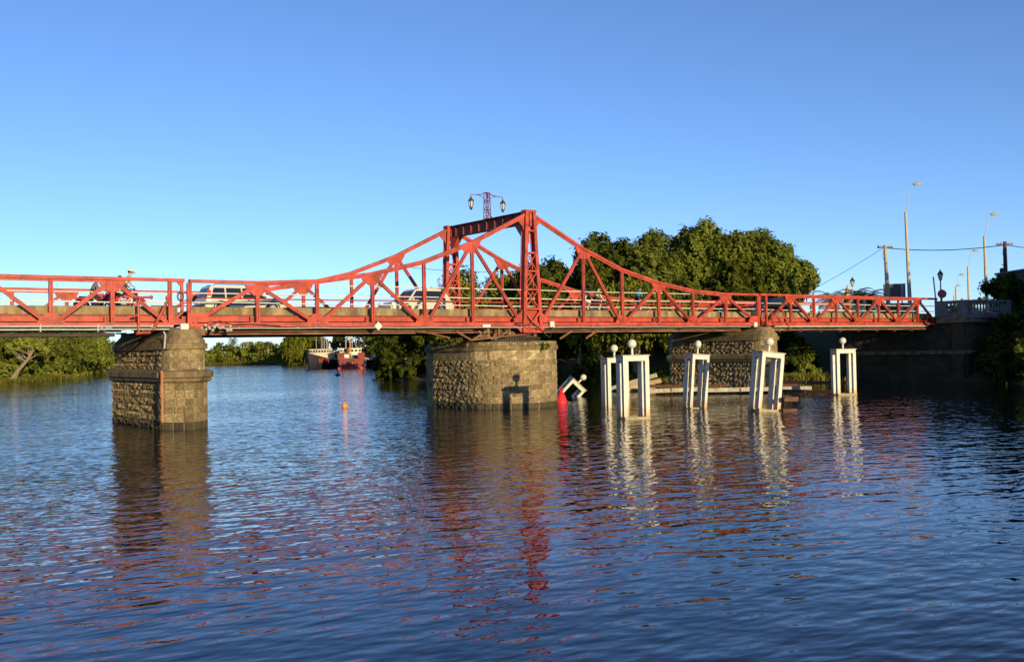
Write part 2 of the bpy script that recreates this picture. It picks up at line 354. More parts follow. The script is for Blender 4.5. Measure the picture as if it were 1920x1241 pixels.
# --- left approach span
LX = [-19.48-2.393*i for i in range(9)][::-1]
left = thing('bridge_span', 'red riveted truss approach span carrying the motorcycles, at the left end', 'bridge', (-29, 0, ZB), group='bridge spans')
for y in (0, W): truss(left, y, LX, [ZT]*9)
deck(left, LX[0], -19.0, LX)
rails(left, LX[0], -19.1, (5.84, 5.42))
for y in (0, W):
    MB().bar((-19.5, y, ZT-.075), (-18.86, y, ZT-.075), .15, .22).bar((-18.96, y, ZT-.1), (-18.96, y, 5.0), .13, .1).bar((-18.96, y, 5.02), (-19.5, y, 4.5), .12, .1).bar((-19.02, y, ZT-.28), (-19.12, y, ZT-.13), .1, .08).build('end_bracket', RED, left)
    MB().prism([(-19.5, ZB+.1), (-18.75, ZB+.1), (-18.8, ZB+.2), (-19.5, ZB+.62)], y-.03, y+.03).build('gusset_plate', RED, left)
for z, r, mt, yy in ((4.40, .042, GALV, -.17), (4.27, .038, GALV, -.17), (4.05, .085, BLACKP, .02)):
    MB().tube([(x, yy, z+.004*math.sin(x*2)) for x in np.arange(-38.6, -18.9 if mt is GALV else -20.6, 1.2)], r, 8).build('conduit_pipe' if mt is GALV else 'water_pipe', mt, left)
for i in range(9):
    x = -37.9+2.2*i; MB().box((x, -.17, 4.33), (.05, .06, .3)).build('pipe_clip', GALV, left)
    if i % 2: MB().box((x+.3, .02, 4.2), (.08, .05, .45)).build('pipe_hanger', RUST, left)
MB().box((-18.95, -.2, 4.36), (.34, .16, .28)).build('junction_box', WRAIL, left)
# crank handles bolted to the span near the pier
MB().tube([(-20.9, -.25, 4.1), (-20.87, -.25, 5.35), (-20.8, -.25, 5.62)], .05, 8).tube([(-21.0, -.25, 5.6), (-20.42, -.25, 5.62)], .055, 8).sphere((-20.35, -.25, 5.62), .09, 8, 6).sphere((-21.02, -.25, 5.6), .06, 8, 6).tube([(-20.95, -.25, 4.85), (-21.15, -.28, 4.83)], .05, 6).build('crank_lever', RED, left, True)
MB().tube([(-21.0, -.25, 4.1), (-20.4, -.25, 4.14), (-20.3, -.25, 4.22), (-19.66, -.25, 5.5), (-19.62, -.25, 5.85)], [.06, .06, .07, .06, .03], 8).sphere((-19.66, -.25, 5.6), .11, 8, 6).build('lock_lever', RED, left, True)
ring = MB()
for kx, rr_ in ((0, .2), (.02, .16)): ring.tube([(-19.05+kx+rr_*.7*math.cos(a), -.06, 5.68+rr_*math.sin(a)) for a in np.linspace(0, 2*math.pi, 18)], .02, 5)
ring.build('cable_coil', BLACKPL, left)

# --- right approach span
RX = [19.66+2.513*i for i in range(9)]
right = thing('bridge_span', 'red riveted truss approach span with the black car on it, ending at the abutment', 'bridge', (29.7, 0, ZB), group='bridge spans')
for y in (0, W): truss(right, y, RX, [ZT]*9)
deck(right, 19.2, RX[-1]+.1, RX, teeth=True)
rails(right, 19.4, RX[-1], (5.84, 5.42))
for y in (0, W): MB().bar((19.7, y, ZT-.075), (18.98, y, ZT-.075), .15, .22).bar((19.02, y, ZT-.1), (19.02, y, 5.2), .12, .1).bar((19.02, y, 5.2), (19.3, y, 4.5), .1, .09).build('end_bracket', RED, right)
for z, r, mt, yy in ((4.29, .06, GALV, -.17), (4.08, .075, RUST, .0)):
    MB().tube([(x, yy, z) for x in np.arange(20.2, 38.3, 1.2)], r, 8).build('conduit_pipe' if mt is GALV else 'water_pipe', mt, right)
for i in range(8): MB().box((20.9+2.2*i, 0, 4.1), (.06, .2, .38)).build('pipe_hanger', RUST, right)
MB().tube([(20.3, -.25, 4.15), (19.9, -.25, 5.1), (19.9, -.25, 5.35), (19.75, -.25, 5.45)], .045, 8).build('lock_lever', RED, right, True)
MB().tube([(21.8, -.25, 4.1), (20.95, -.25, 5.42), (20.75, -.25, 5.5), (20.6, -.25, 5.45)], .05, 8).build('crank_lever', RED, right, True)
MB().tube([(19.95, -.3, 3.2), (19.95, -.3, 4.1), (20.15, -.25, 4.28), (20.6, -.2, 4.3)], .05, 8).build('conduit_bend', GALV, right, True)

# --- swing span
sw = thing('swing_bridge_span', 'red swing bridge span with two braced towers turning on the middle pier', 'bridge', (0.1, W/2, 3.55))
XT = .1
zprof = [6.44, 6.44, 6.60, 7.03, 7.73, 8.83]
xs_l = [-18.64, -15.52, -12.57, -9.62, -6.66, -3.70]; xs_r = [2*XT-x for x in xs_l][::-1]
for y in (0, W):
    for xs, zt, sgn in ((xs_l, zprof, 1), (xs_r, zprof[::-1], -1)):
        for i in range(5):
            first = (i == 0) if sgn == 1 else (i == 4)
            chord(sw, (xs[i], zt[i]), (xs[i+1], zt[i+1]), y, lower=not first)
        for i, x in enumerate(xs):
            k = i if sgn == 1 else 5-i
            member(sw, 'post', (x, y, ZB+.16), (x, y, zt[i]-.15), .20 if k else .24)
            if k:
                inn = (XT-sgn*.30, 10.50); nb = [(xs[i-1], zt[i-1]) if i > 0 else inn, (xs[i+1], zt[i+1]) if i < 5 else inn]
                gusset(sw, y, x, (zt[i]-.16) if k % 2 else ZB+.14, 't' if k % 2 else 'b', .95, (zt[i]-nb[0][1])/(x-nb[0][0]), (nb[1][1]-zt[i])/(nb[1][0]-x))
        for i in range(5):
            k0 = i if sgn == 1 else 5-i; k1 = i+1 if sgn == 1 else 4-i
            a, c = (i, i+1) if k0 % 2 == 0 else (i+1, i)
            d = 1 if xs[c] > xs[a] else -1
            member(sw, 'diagonal', (xs[a]+.16*d, y-.012, ZB+.2), (xs[c]-.1*d, y-.012, zt[c]-.24), .19, .12)
        xe = xs[0] if sgn == 1 else xs[-1]
        MB().prism([(xe-sgn*.12, 4.2), (xe+sgn*.45, 4.28), (xe+sgn*.95, 4.62), (xe+sgn*.75, 4.98), (xe-sgn*.05, 4.98)], y-.05, y+.05).build('end_gusset', RED, sw)
        xc = xs[-1] if sgn == 1 else xs[0]
        chord(sw, (xc, 8.83), (XT-sgn*.30, 10.50), y)
        member(sw, 'diagonal', (XT-sgn*.75, y-.012, ZB+.25), (xc+sgn*.1, y-.012, 8.83-.26), .19, .12)
    MB().bar((-18.64, y, ZB+.08), (18.84, y, ZB+.08), .16, .24).bar((-18.6, y, ZB+.18), (18.8, y, ZB+.18), .05, .1).build('bottom_chord', RED, sw)
    # tower
    hb, ht, z0, z1 = .58, .24, 4.02, 10.68
    def lx(z): return hb+(ht-hb)*(z-z0)/(z1-z0)
    for s in (-1, 1):
        b = MB()
        for oy in (-.19, .19): b.bar((XT+s*hb, y+oy, z0), (XT+s*ht, y+oy, z1), .2, .04)
        b.bar((XT+s*(hb+.02), y, z0), (XT+s*(ht+.02), y, z1), .035, .36)
        b.build('tower_leg', RED, sw)
    for oy in (-.2, .2):
        for z in (5.3, 6.35, 7.35, 8.35, 9.55): MB().box((XT, y+oy, z), (2*lx(z)+.1, .03, .1)).build('tower_strut', RED, sw)
        for za, zb in ((5.38, 6.3), (6.4, 7.3), (7.4, 8.3)):
            MB().bar((XT-lx(za)+.08, y+oy*.9, za), (XT+lx(zb)-.08, y+oy*.9, zb), .055, .02).build('lacing_bar', RED, sw)
            MB().bar((XT+lx(za)-.08, y+oy*.8, za), (XT-lx(zb)+.08, y+oy*.8, zb), .055, .02).build('lacing_bar', RED, sw)
        MB().bar((XT-.45, y+oy*.95, 4.1), (XT+.45, y+oy*.95, 5.1), .11, .03).bar((XT+.45, y+oy*.9, 4.1), (XT-.45, y+oy*.9, 5.1), .09, .03).build('base_brace', RED, sw)
        MB().box((XT, y+oy, 4.06), (1.3, .05, .12)).build('tower_strut', RED, sw)
    MB().prism([(XT-.5, 4.1), (XT+.5, 4.1), (XT+.48, 5.25), (XT-.48, 5.25)], y+.02, y+.05).build('base_plate', RED, sw)
    MB().box((XT, y, 10.62), (.72, .46, .14)).box((XT, y, 10.2), (.16, .36, .8)).build('tower_cap', RED, sw)
    for s in (-1, 1):
        MB().prism([(XT+s*.35, 10.5), (XT+s*.30, 9.3), (XT+s*.46, 9.75), (XT+s*.85, 10.16), (XT+s*.85, 10.2)], y-.04, y+.04).build('gusset_plate', RED, sw)
        MB().prism([(XT+s*.5, 4.02), (XT+s*.7, 4.02), (XT+s*1.15, 4.45), (XT+s*1.2, 4.75), (XT+s*.85, 5.0), (XT+s*.52, 5.35)], y-.05, y+.05).build('base_wing', RED, sw)
pb = MB().box((XT, W/2, 10.3), (.05, W-.3, .62))
pb.box((XT, W/2, 10.63), (.38, W-.36, .04)).box((XT, W/2, 9.98), (.34, W-.36, .04))
for k in range(9): pb.box((XT, .7+k*(W-1.4)/8, 10.3), (.22, .04, .6))
pb.build('portal_girder', MAROON, sw)
for y, s in ((.2, 1), (W-.2, -1)): MB().prism([(y, 10.0), (y, 8.9), (y+s*.95, 10.0)], XT-.16, XT+.16, 'x').build('portal_knee', RED, sw)
deck(sw, -18.5, 18.7, xs_l+[XT]+xs_r)
rails(sw, -18.5, 18.7, (5.85, 5.45)); rails(sw, -12.5, 12.7, (6.33,)); rails(sw, -18.0, 18.2, (5.65,), RED, .035, .3, 'red_guard_tube')
for y in (.9, W-.9):
    MB().box((XT, y, 4.2), (36, .05, .3)).box((XT, y, 4.04), (36, .22, .04)).build('lateral_girder', RUST, sw)
MB().tube([(x, -.17, 4.31-.02*abs(math.sin(x))) for x in np.arange(-17.2, 18.6, .9)], .03, 6).build('conduit_pipe', GALV, sw)
MB().box((-9.45, -.2, 4.38), (.3, .08, .3), Matrix.Rotation(R(45), 3, 'Y')).build('diamond_sign', WRAIL, sw)
MB().box((1.35, -.25, 4.45), (.28, .12, .32)).build('junction_box', WRAIL, sw); MB().box((18.3, -.2, 4.42), (.3, .12, .3)).build('junction_box', WRAIL, sw)
MB().box((-3.0, -.2, 4.38), (.5, .06, .14)).build('small_sign', WRAIL, sw)
MB().tube([(-1.2, -.3, 4.5), (-.6, -.32, 4.35), (0, -.3, 4.55), (.5, -.32, 4.2), (.9, -.34, 3.85), (1.15, -.34, 3.75), (1.3, -.33, 4.05), (1.35, -.3, 4.35)], .025, 6).build('cable', BLACKP, sw)
MB().tube([(-17.9, -.25, 4.42), (-17.4, -.28, 4.62), (-16.8, -.26, 4.45), (-15.9, -.24, 4.48), (-14.5, -.22, 4.4)], .02, 5).build('cable', BLACKP, sw)
wr = MB(); rr = random.Random(3)
for k in range(26): wr.sphere((-17.75+rr.gauss(0, .33)+.2, -.2+rr.uniform(-.08, .06), 4.36+rr.gauss(0, .07)), rr.uniform(.04, .08), 6, 5)
wr.build('cable_clamps', GALV, sw)['kind'] = 'stuff'
# turntable below the tower
cx, cy = XT-.4, W/2-.9
b = MB().lathe([(2.35, 3.72), (2.5, 3.74), (2.5, 4.08), (2.35, 4.1)], (cx, cy, 0), 48); b.build('turntable_drum', RUST, sw)
b = MB()
for k in range(110):
    a_ = 2*math.pi*k/110; b.box((cx+2.66*math.cos(a_), cy+2.66*math.sin(a_), 3.68), (.05, .09, .2), Matrix.Rotation(a_, 3, 'Z'))
b.build('rack_teeth', DARKST, sw)['kind'] = 'stuff'
MB().lathe([(2.5, 3.56), (2.62, 3.57), (2.62, 3.8), (2.5, 3.8)], (cx, cy, 0), 48).build('rack_ring', DARKST, sw)
for k in range(14):
    a_ = 2*math.pi*k/14+.1; MB().lathe([(.13, -.08), (.17, -.06), (.17, .06), (.13, .08)], (0, 0, 0), 12, 'x').build('track_wheel', RUST, sw, local=True).location = (cx+2.25*math.cos(a_)-XT, cy+2.25*math.sin(a_)-W/2, .12)
for xx in (-4.6, -3.2, 3.2): MB().bar((xx, .25, 4.1), (xx+(.9 if xx < 0 else -.9), .25, 3.66), .1, .06).bar((xx+1.9, .25, 4.1), (xx+1.0, .25, 3.66), .1, .06).build('bracing_strut', RUST, sw)
MB().bar((-3.7, .25, 3.66), (.2, .2, 3.95), .09, .14).build('bracing_beam', RUST, sw)
MB().bar((-6.8, .25, 4.15), (-4.6, .9, 3.78), .08, .06).build('bracing_strut', RUST, sw)
for xx in (-2.6, -1.9, -1.2): MB().box((xx, .25, 4.05), (.14, .1, .5)).build('bracing_post', RUST, sw)

# ---- lantern mast on the portal girder
def lantern(parent, c, s=1.):
    """square-section tapering street lantern hanging with its top at c (local coords)"""
    x, y, z = c
    f = MB().lathe([(.03, 0), (.03, -.1*s), (.07*s, -.13*s), (.05*s, -.16*s), (.13*s, -.22*s), (.17*s, -.31*s), (.175*s, -.33*s), (.03, -.325*s)], (x, y, z), 8)
    f.lathe([(.09*s, -.66*s), (.10*s, -.68*s), (.085*s, -.76*s), (.04*s, -.82*s), (.01, -.83*s)], (x, y, z), 8)
    for k in range(4):
        a = k*math.pi/2+math.pi/4; ca, sa = math.cos(a), math.sin(a)
        f.bar((x+.16*s*ca, y+.16*s*sa, z-.33*s), (x+.095*s*ca, y+.095*s*sa, z-.67*s), .022, .022)
    o = f.build('lantern', pmat('lantern_bronze', (.05, .042, .025), .5, .2, metal=.3), parent, local=True)
    MB().lathe([(.145*s, -.335*s), (.082*s, -.665*s)], (x, y, z), 4, 'z').build('lantern_glass', pmat('lantern_pane', (.62, .55, .34), .35, .08), o, local=True)
    return o
ml = thing('lamp_mast', 'red lattice lamp mast with two hanging lanterns on the tower cross girder', 'street lamp', (XT, W/2, 10.65))
for sx in (-1, 1):
    for sy in (-1, 1): MB().bar((.16*sx, .13*sy, 0), (.13*sx, .1*sy, 1.55), .035, .035).build('mast_leg', MAROON, ml, local=True)
for z in (.05, .55, 1.1, 1.52): MB().box((0, 0, z), (.3, .26, .03)).build('mast_collar', MAROON, ml, local=True)
for sy in (-1, 1):
    MB().bar((-.14, .11*sy, .56), (.14, .11*sy, 1.08), .02, .02).bar((.14, .11*sy, .56), (-.14, .11*sy, 1.08), .02, .02).build('mast_brace', MAROON, ml, local=True)
    MB().bar((-.15, .12*sy, .08), (.14, .12*sy, .52), .02, .02).bar((.15, .12*sy, .08), (-.14, .12*sy, .52), .02, .02).build('mast_brace', MAROON, ml, local=True)
for k in (-.08, 0, .08): MB().box((k, -.12, 1.33), (.04, .02, .34)).build('mast_slat', MAROON, ml, local=True)
for s in (-1, 1):
    MB().tube([(0, 0, 1.56), (.2*s, 0, 1.5), (.45*s, 0, 1.40), (.8*s, 0, 1.37), (1.1*s, 0, 1.36), (1.14*s, 0, 1.28)], [.03, .03, .025, .02, .02, .02], 6).tube([(.14*s, 0, .95), (.2*s, 0, 1.15), (.42*s, 0, 1.33), (.75*s, 0, 1.37)], .018, 6).build('lamp_arm', MAROON, ml, local=True)
    lantern(ml, (1.12*s, 0, 1.3))
MB().tube([(-.16, -.3, -.02), (0, -.1, .45), (.16, -.3, -.02)], .03, 6).build('mast_foot', MAROON, ml, local=True)

# ================================================================ PIERS
def unit_block(seed, rough):
    rr = random.Random(seed); nx, nz = 4, 3; vs = []; fs = []
    for j in range(nz+1):
        for i in range(nx+1):
            eh = i in (0, nx); ev = j in (0, nz); x = -.5+i/nx; z = -.5+j/nz
            if eh: yv = -.08*rr.random()*rough
            elif ev: yv = -(.30+rr.uniform(-.28, .25)*rough)*(1 if rough > .5 else .55)
            else: yv = -(.5+rr.uniform(-.55, .6)*rough)
            if not (eh or ev): x += rr.uniform(-.06, .06); z += rr.uniform(-.06, .06)
            else:
                x = x*.955 if eh else x+rr.uniform(-.07, .07)*rough; z = z*.955 if ev else z
            vs.append((x, yv, z))
    k = len(vs)
    for x, z in ((-.4775, -.4775), (.4775, -.4775), (.4775, .4775), (-.4775, .4775)): vs.append((x, 2.0, z))
    for j in range(nz):
        for i in range(nx): a = j*(nx+1)+i; fs.append((a, a+1, a+nx+2, a+nx+1))
    lo = list(range(nx+1)); hi = [nz*(nx+1)+i for i in range(nx+1)]; le = [j*(nx+1) for j in range(nz+1)]; ri = [j*(nx+1)+nx for j in range(nz+1)]
    fs += [tuple(lo[::-1])+(k, k+1), tuple(hi)+(k+2, k+3), tuple(le)+(k+3, k), tuple(ri[::-1])+(k+1, k+2)]
    b = MB(); b.v = vs; b.f = fs; return b
BLK = {}
def blockmesh(kind, i, mat):
    key = (kind, i, mat.name)
    if key not in BLK:
        o = unit_block(i*7+(0 if kind == 'rough' else 100), 1.0 if kind == 'rough' else .35).build('stone_block', mat); BLK[key] = o.data; bpy.data.objects.remove(o)
    return BLK[key]
def course(root, path, z0, z1, wm, kind, mat, relief, rnd, closed=False, name='stone_block'):
    """lay stones along a polyline; outward is to the right of travel direction"""
    off = root.location
    pts = [Vector(p) for p in path]
    n = len(pts) if closed else len(pts)-1
    for i in range(n):
        a, b_ = pts[i], pts[(i+1) % len(pts)]; Ld = (b_-a).length
        k = max(1, round(Ld/wm)); cuts = [0]
        for j in range(1, k): cuts.append((j+rnd.uniform(-.22, .22))/k)
        cuts.append(1)
        d = (b_-a).normalized(); ang = math.atan2(d.y, d.x)
        for j in range(k):
            mid = a+(b_-a)*((cuts[j]+cuts[j+1])/2); wdt = Ld*(cuts[j+1]-cuts[j])
            o = bpy.data.objects.new(name, blockmesh(kind, rnd.randrange(8), mat)); COL.objects.link(o); o.parent = root
            o.location = (mid.x-off.x, mid.y-off.y, (z0+z1)/2-off.z); o.rotation_euler = (0, 0, ang); o.scale = (wdt, relief, z1-z0)
def course_arc(root, path, z0, z1, wm, kindf, mat, relieff, rnd):
    """one course laid continuously along a polyline so that the upright joints break from course to course"""
    pts = [Vector(p) for p in path]; off = root.location; cum = [0.]
    for a, b_ in zip(pts[:-1], pts[1:]): cum.append(cum[-1]+(b_-a).length)
    def at(t):
        t = max(0, min(cum[-1], t))
        for i in range(len(pts)-1):
            if t <= cum[i+1]: return pts[i].lerp(pts[i+1], (t-cum[i])/max(1e-6, cum[i+1]-cum[i]))
        return pts[-1]
    t = 0.; first = rnd.uniform(.35, 1.0)
    while t < cum[-1]-.05:
        wd = wm*rnd.uniform(.72, 1.3)*(first if t == 0 else 1); e = min(t+wd, cum[-1])
        if cum[-1]-e < .2: e = cum[-1]
        a, b_ = at(t), at(e); mid = at((t+e)/2); ch = (b_-a); fr = (t+e)/2/cum[-1]
        o = bpy.data.objects.new('stone_block', blockmesh(kindf(fr), rnd.randrange(8), mat)); COL.objects.link(o); o.parent = root
        mid = mid.lerp((a+b_)/2, .6)
        o.location = (mid.x-off.x, mid.y-off.y, (z0+z1)/2-off.z); o.rotation_euler = (0, 0, math.atan2(ch.y, ch.x)); o.scale = (ch.length, relieff(fr), z1-z0); t = e
def offset_path(path, d):
    out = []; n = len(path)
    for i in range(n):
        p0, p, p1 = Vector(path[i-1]), Vector(path[i]), Vector(path[(i+1) % n])
        e0 = (p-p0).normalized(); e1 = (p1-p).normalized(); n0 = Vector((e0.y, -e0.x)); n1 = Vector((e1.y, -e1.x)); m_ = (n0+n1); m_ = m_/max(m_.dot(n0), .3) if m_.length > 1e-6 else n0
        out.append(tuple(p+m_*d))
    return out
def band(root, path, prof, mat, name):
    """moulding: list of (offset, z) swept round a closed path"""
    b = MB(); n = len(path); rings = [offset_path(path, o) for o, z in prof]
    for rg, (o, z) in zip(rings, prof): b.v += [(x, y, z) for x, y in rg]
    for k in range(len(prof)-1):
        for i in range(n): b.f.append((k*n+i, k*n+(i+1) % n, (k+1)*n+(i+1) % n, (k+1)*n+i))
    b.f.append(tuple(range(n))[::-1]); b.f.append(tuple((len(prof)-1)*n+i for i in range(n)))
    return b.build(name, mat, root)
def nosed(xc, hw, y0, y1, tip, rounded=False, n=7):
    """closed plan, travelling so that outward is on the right"""
    if rounded:
        A = [(xc+hw*math.cos(t), y0+tip*math.sin(t)) for t in np.linspace(-math.pi, 0, n)]
        B = [(xc+hw*math.cos(t), y1+tip*math.sin(t)) for t in np.linspace(0, math.pi, n)]
        return A+B
    return [(xc-hw, y0), (xc, y0-tip), (xc+hw, y0), (xc+hw, y1), (xc, y1+tip), (xc-hw, y1)]
def side_pier(xc, label, mat_hint=None):
    rnd = random.Random(11)
    root = thing('bridge_pier', label, 'bridge pier', (xc, W/2, -.8), group='bridge side piers')
    lo = nosed(xc, 1.0, -.25, 7.4, 1.1); upn = nosed(xc, .90, -.1, 7.3, .95, True, 7)
    MB().prism(offset_path(lo, -.036), -1.6, 2.0, 'z').build('lower_core', MORTAR, root)
    MB().prism(offset_path(upn, -.036), 2.0, 3.5, 'z').build('upper_core', MORTAR, root)
    zs = np.linspace(-.02, 1.98, 7)
    pL = offset_path(lo, -.03)
    for k in range(6):
        mt = STONE if k else DSTONE
        course(root, pL[0:3], zs[k], zs[k+1], .47, 'smooth', mt, .07, rnd)
        course(root, [pL[5], pL[0]], zs[k], zs[k+1], .36, 'rough', mt, .13, rnd)
        course(root, pL[2:4], zs[k], zs[k+1], 1.1, 'smooth', mt, .07, rnd)
        course(root, pL[3:6], zs[k], zs[k+1], 1.1, 'smooth', mt, .07, rnd)
    band(root, lo, [(.0, 1.97), (.05, 1.98), (.13, 2.03), (.15, 2.1), (.13, 2.16), (.10, 2.17), (.2, 2.19), (.22, 2.2), (.22, 2.42), (.18, 2.45), (-.12, 2.56), (-.2, 2.57)], CORN, 'cornice')
    zs = np.linspace(2.55, 3.40, 4)
    pU = offset_path(upn, -.03)
    for k in range(3):
        course_arc(root, pU[0:7], zs[k], zs[k+1], .5, lambda f: 'smooth', STONE, lambda f: .06, rnd)
        course(root, [pU[-1], pU[0]], zs[k], zs[k+1], .42, 'rough', STONE, .12, rnd)
        course(root, pU[6:8], zs[k], zs[k+1], 1.1, 'smooth', STONE, .06, rnd)
    band(root, upn, [(.0, 3.39), (.1, 3.40), (.1, 3.64), (.0, 3.66), (.0, 3.78), (-.28, 4.08), (-.3, 4.1), (-.3, 4.24), (-.34, 4.25)], CORN, 'cap_course')
    for y in (0, W):
        for s in (-1, 1): MB().box((xc+s*.42, y, 4.285), (.42, .5, .07)).build('bearing_plate', RUST, root)
    return root
pl = side_pier(-18.95, 'stone pier below the motorcycles and station wagon, standing clear in open water')
pr = copy_tree(pl); pr.location.x = 19.15
tag(pr, 'stone pier with dark long flank behind the white fender frames, near the right bank')
MB().tube([(-20.0, -.75, 4.15), (-19.94, -.78, 4.0), (-20.0, -.8, 3.45), (-20.06, -.8, 3.42)], .035, 8).build('conduit_drop', GALV, pl)
MB().tube([(-20.08, -.82, 3.4), (-20.14, -.9, 2.7), (-20.18, -.95, 2.45)], .03, 6).build('cable_drop', BLACKP, pl)
MB().tube([(-20.17, -.95, 2.5), (-20.17, -.97, .35)], .055, 8).build('rusty_drop_pipe', pmat('orange_rust', (.38, .15, .06), .8, .2), pl)
MB().tube([(-20.0, -.1, 2.2), (-20.2, -.95, 2.35)], .02, 5).tube([(-20.0, .1, .72), (-20.2, -.95, .8)], .02, 5).build('pipe_stay', DARKST, pl)
MB().box((-18.35, -.05, 4.13), (.55, .5, .3)).build('bearing_block', RUST, pl)
MB().box((-18.7, -.55, 4.06), (.22, .12, .07)).build('red_rag', RED, pl)
# centre pier
rnd = random.Random(5)
pc = thing('bridge_pier', 'broad round-nosed stone pier carrying the turntable, with a frame shadow on it', 'bridge pier', (-.6, 2.9, -.8))
cp = nosed(-.6, 2.72, 1.3, 4.6, 2.72, True, 13)
MB().prism(offset_path(cp, -.006), -1.6, 3.45, 'z').build('core', MORTAR, pc)
vis = [cp[-1]]+cp[:14]                        # left flank, near nose, right flank
vis = [(cp[-1][0], cp[-1][1])]+[cp[i] for i in range(0, 14)]
zs = [-.05, .3, .62, .95, 1.27, 1.6, 1.93, 2.26, 2.58]
kf = lambda f: 'rough' if rnd.random() < 1.25-2.6*f*1.0 else 'smooth'
rf = lambda f: .115 if f < .30 else (.11 if f < .42 else .07)
for k in range(8): course_arc(pc, vis, zs[k], zs[k+1], .52, kf, STONE if k else DSTONE, rf, rnd)
course_arc(pc, vis, 2.58, 3.08, 1.15, lambda f: 'smooth', STONE, lambda f: .035, rnd)
band(pc, cp, [(.0, 3.07), (.09, 3.08), (.09, 3.32), (.0, 3.34), (.0, 3.35)], CORN, 'cornice')
course_arc(pc, vis, 3.34, 3.54, .6, lambda f: 'rough', STONE, lambda f: .05, rnd)
MB().prism(offset_path(cp, -.1), 3.44, 3.53, 'z').build('top_slab', CORN, pc)
MB().box((-3.35, 1.2, 3.45), (.2, .3, .3)).build('iron_bracket', RUST, pc)
# right abutment
ab = thing('abutment_wall', 'stone abutment wall, its colour darkened for shade, at the right end of the bridge', 'abutment', (40.6, 3, 0))
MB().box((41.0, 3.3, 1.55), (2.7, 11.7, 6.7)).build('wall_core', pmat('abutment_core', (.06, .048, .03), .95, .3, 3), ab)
apath = [(39.62, 9.1), (39.62, -2.55), (42.3, -2.55)]
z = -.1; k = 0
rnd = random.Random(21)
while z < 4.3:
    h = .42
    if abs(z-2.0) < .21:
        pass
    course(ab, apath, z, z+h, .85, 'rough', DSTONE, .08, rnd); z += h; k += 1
MB().box((39.5, 3.3, 2.25), (.35, 11.9, .28)).box((41.1, -2.68, 2.25), (2.8, .3, .28)).build('string_course', CORN, ab)
MB().box((39.55, -1.45, 4.66), (.5, 2.4, .34)).box((41.3, -2.7, 4.662), (3.4, .45, .33)).build('coping', CORN, ab)
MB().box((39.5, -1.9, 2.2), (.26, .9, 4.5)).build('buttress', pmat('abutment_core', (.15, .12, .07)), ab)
# left abutment (outside the frame, carries the left span)
al = thing('abutment_wall', 'plain stone abutment wall at the left end of the bridge', 'abutment', (-40.4, 3, 0))
MB().box((-40.6, W/2, 1.4), (3, 13, 6.4)).build('wall_core', MORTAR, al); MB().box((-39.05, W/2, 4.2), (.3, 11, .3)).build('coping', CORN, al)
MB().box((-65, W/2, 4.78), (49, 7, .5)).build('road_approach', ASPH, al)

# ================================================================ FENDER FRAMES, BOOMS, BUOYS
def frame_parts(root, wd=1.2, dp=.84, h=2.76, lw=.18, ld=.23):
    for sx in (-1, 1):
        for sy in (-1, 1):
            MB().box((sx*(wd-lw)/2, sy*(dp-ld)/2, (h-.26-1.2)/2), (lw, ld, h-.26+1.2)).build('leg', WHITE, root, local=True)
    for s in (-1, 1):
        MB().box((0, s*(dp-ld+.04)/2, h-.15), (wd-.006, ld-.05, .22)).build('top_beam', WHITE, root, local=True)
        MB().box((s*(wd-lw+.02)/2, 0, h-.155), (lw-.03, dp-2*ld, .21)).build('top_beam', WHITE, root, local=True)
    MB().box((0, 0, h-.02), (wd+.08, dp+.08, .045)).build('lid', LIDM, root, local=True)
    MB().box((0, -(dp/2-.1), .02), (wd-.02, .34, .16)).box((0, (dp/2-.1), .02), (wd-.02, .3, .16)).build('foot_beam', pmat('algae_concrete', (.33, .29, .18), .9, .25, 5, c2=(.36, .2, .1), s2=3), root, local=True)
    MB().lathe([(.058, h), (.055, h+.34)], (0, 0, 0), 10).build('stem', WHITE, root, True, local=True)
    MB().sphere((0, 0, h+.48), .2, 24, 16).build('ball', WHITEB, root, True, local=True)
FR = [('tall white frame with ball top, nearest the camera and in front of its twin', (-3.22, -11.5), R(-20), (0, 0), 0),
      ('white ball-topped frame half hidden behind the nearest tall frame', (2.25, -4.3), R(-16), (0, 0), -.18),
      ('leaning white ball-topped frame in front of the middle of the dark pier flank', (4.0, -8.25), R(-14), (R(1.5), R(4.2)), -.05),
      ('most tilted upright white ball-topped frame, leaning right before the dark pier nose', (3.95, -12.7), R(-17), (R(-2), R(6.4)), .0),
      ('white ball-topped frame standing alone farthest right, with brown rails on it', (18.45, -6.7), R(-28), (0, 0), 0)]
for i, (lab, (x, y), rz, (tx, ty), dz) in enumerate(FR):
    o = thing('fender_frame', lab, 'fender frame', (x, y, dz), 0, 'white fender frames in the river')
    o.rotation_euler = (Matrix.Rotation(ty, 3, (math.cos(-.64), math.sin(-.64), 0)).inverted() if False else Matrix.Rotation(ty, 3, Vector((fw.x, fw.y, 0)).normalized()) @ Matrix.Rotation(tx, 3, rt0) @ Matrix.Rotation(rz, 3, 'Z')).to_euler()
    if i == 2: o.scale = (.82, .86, 1)
    if i == 0: frame_parts(o); f0 = o
    else:
        for ch in f0.children:
            c = ch.copy(); COL.objects.link(c); c.parent = o
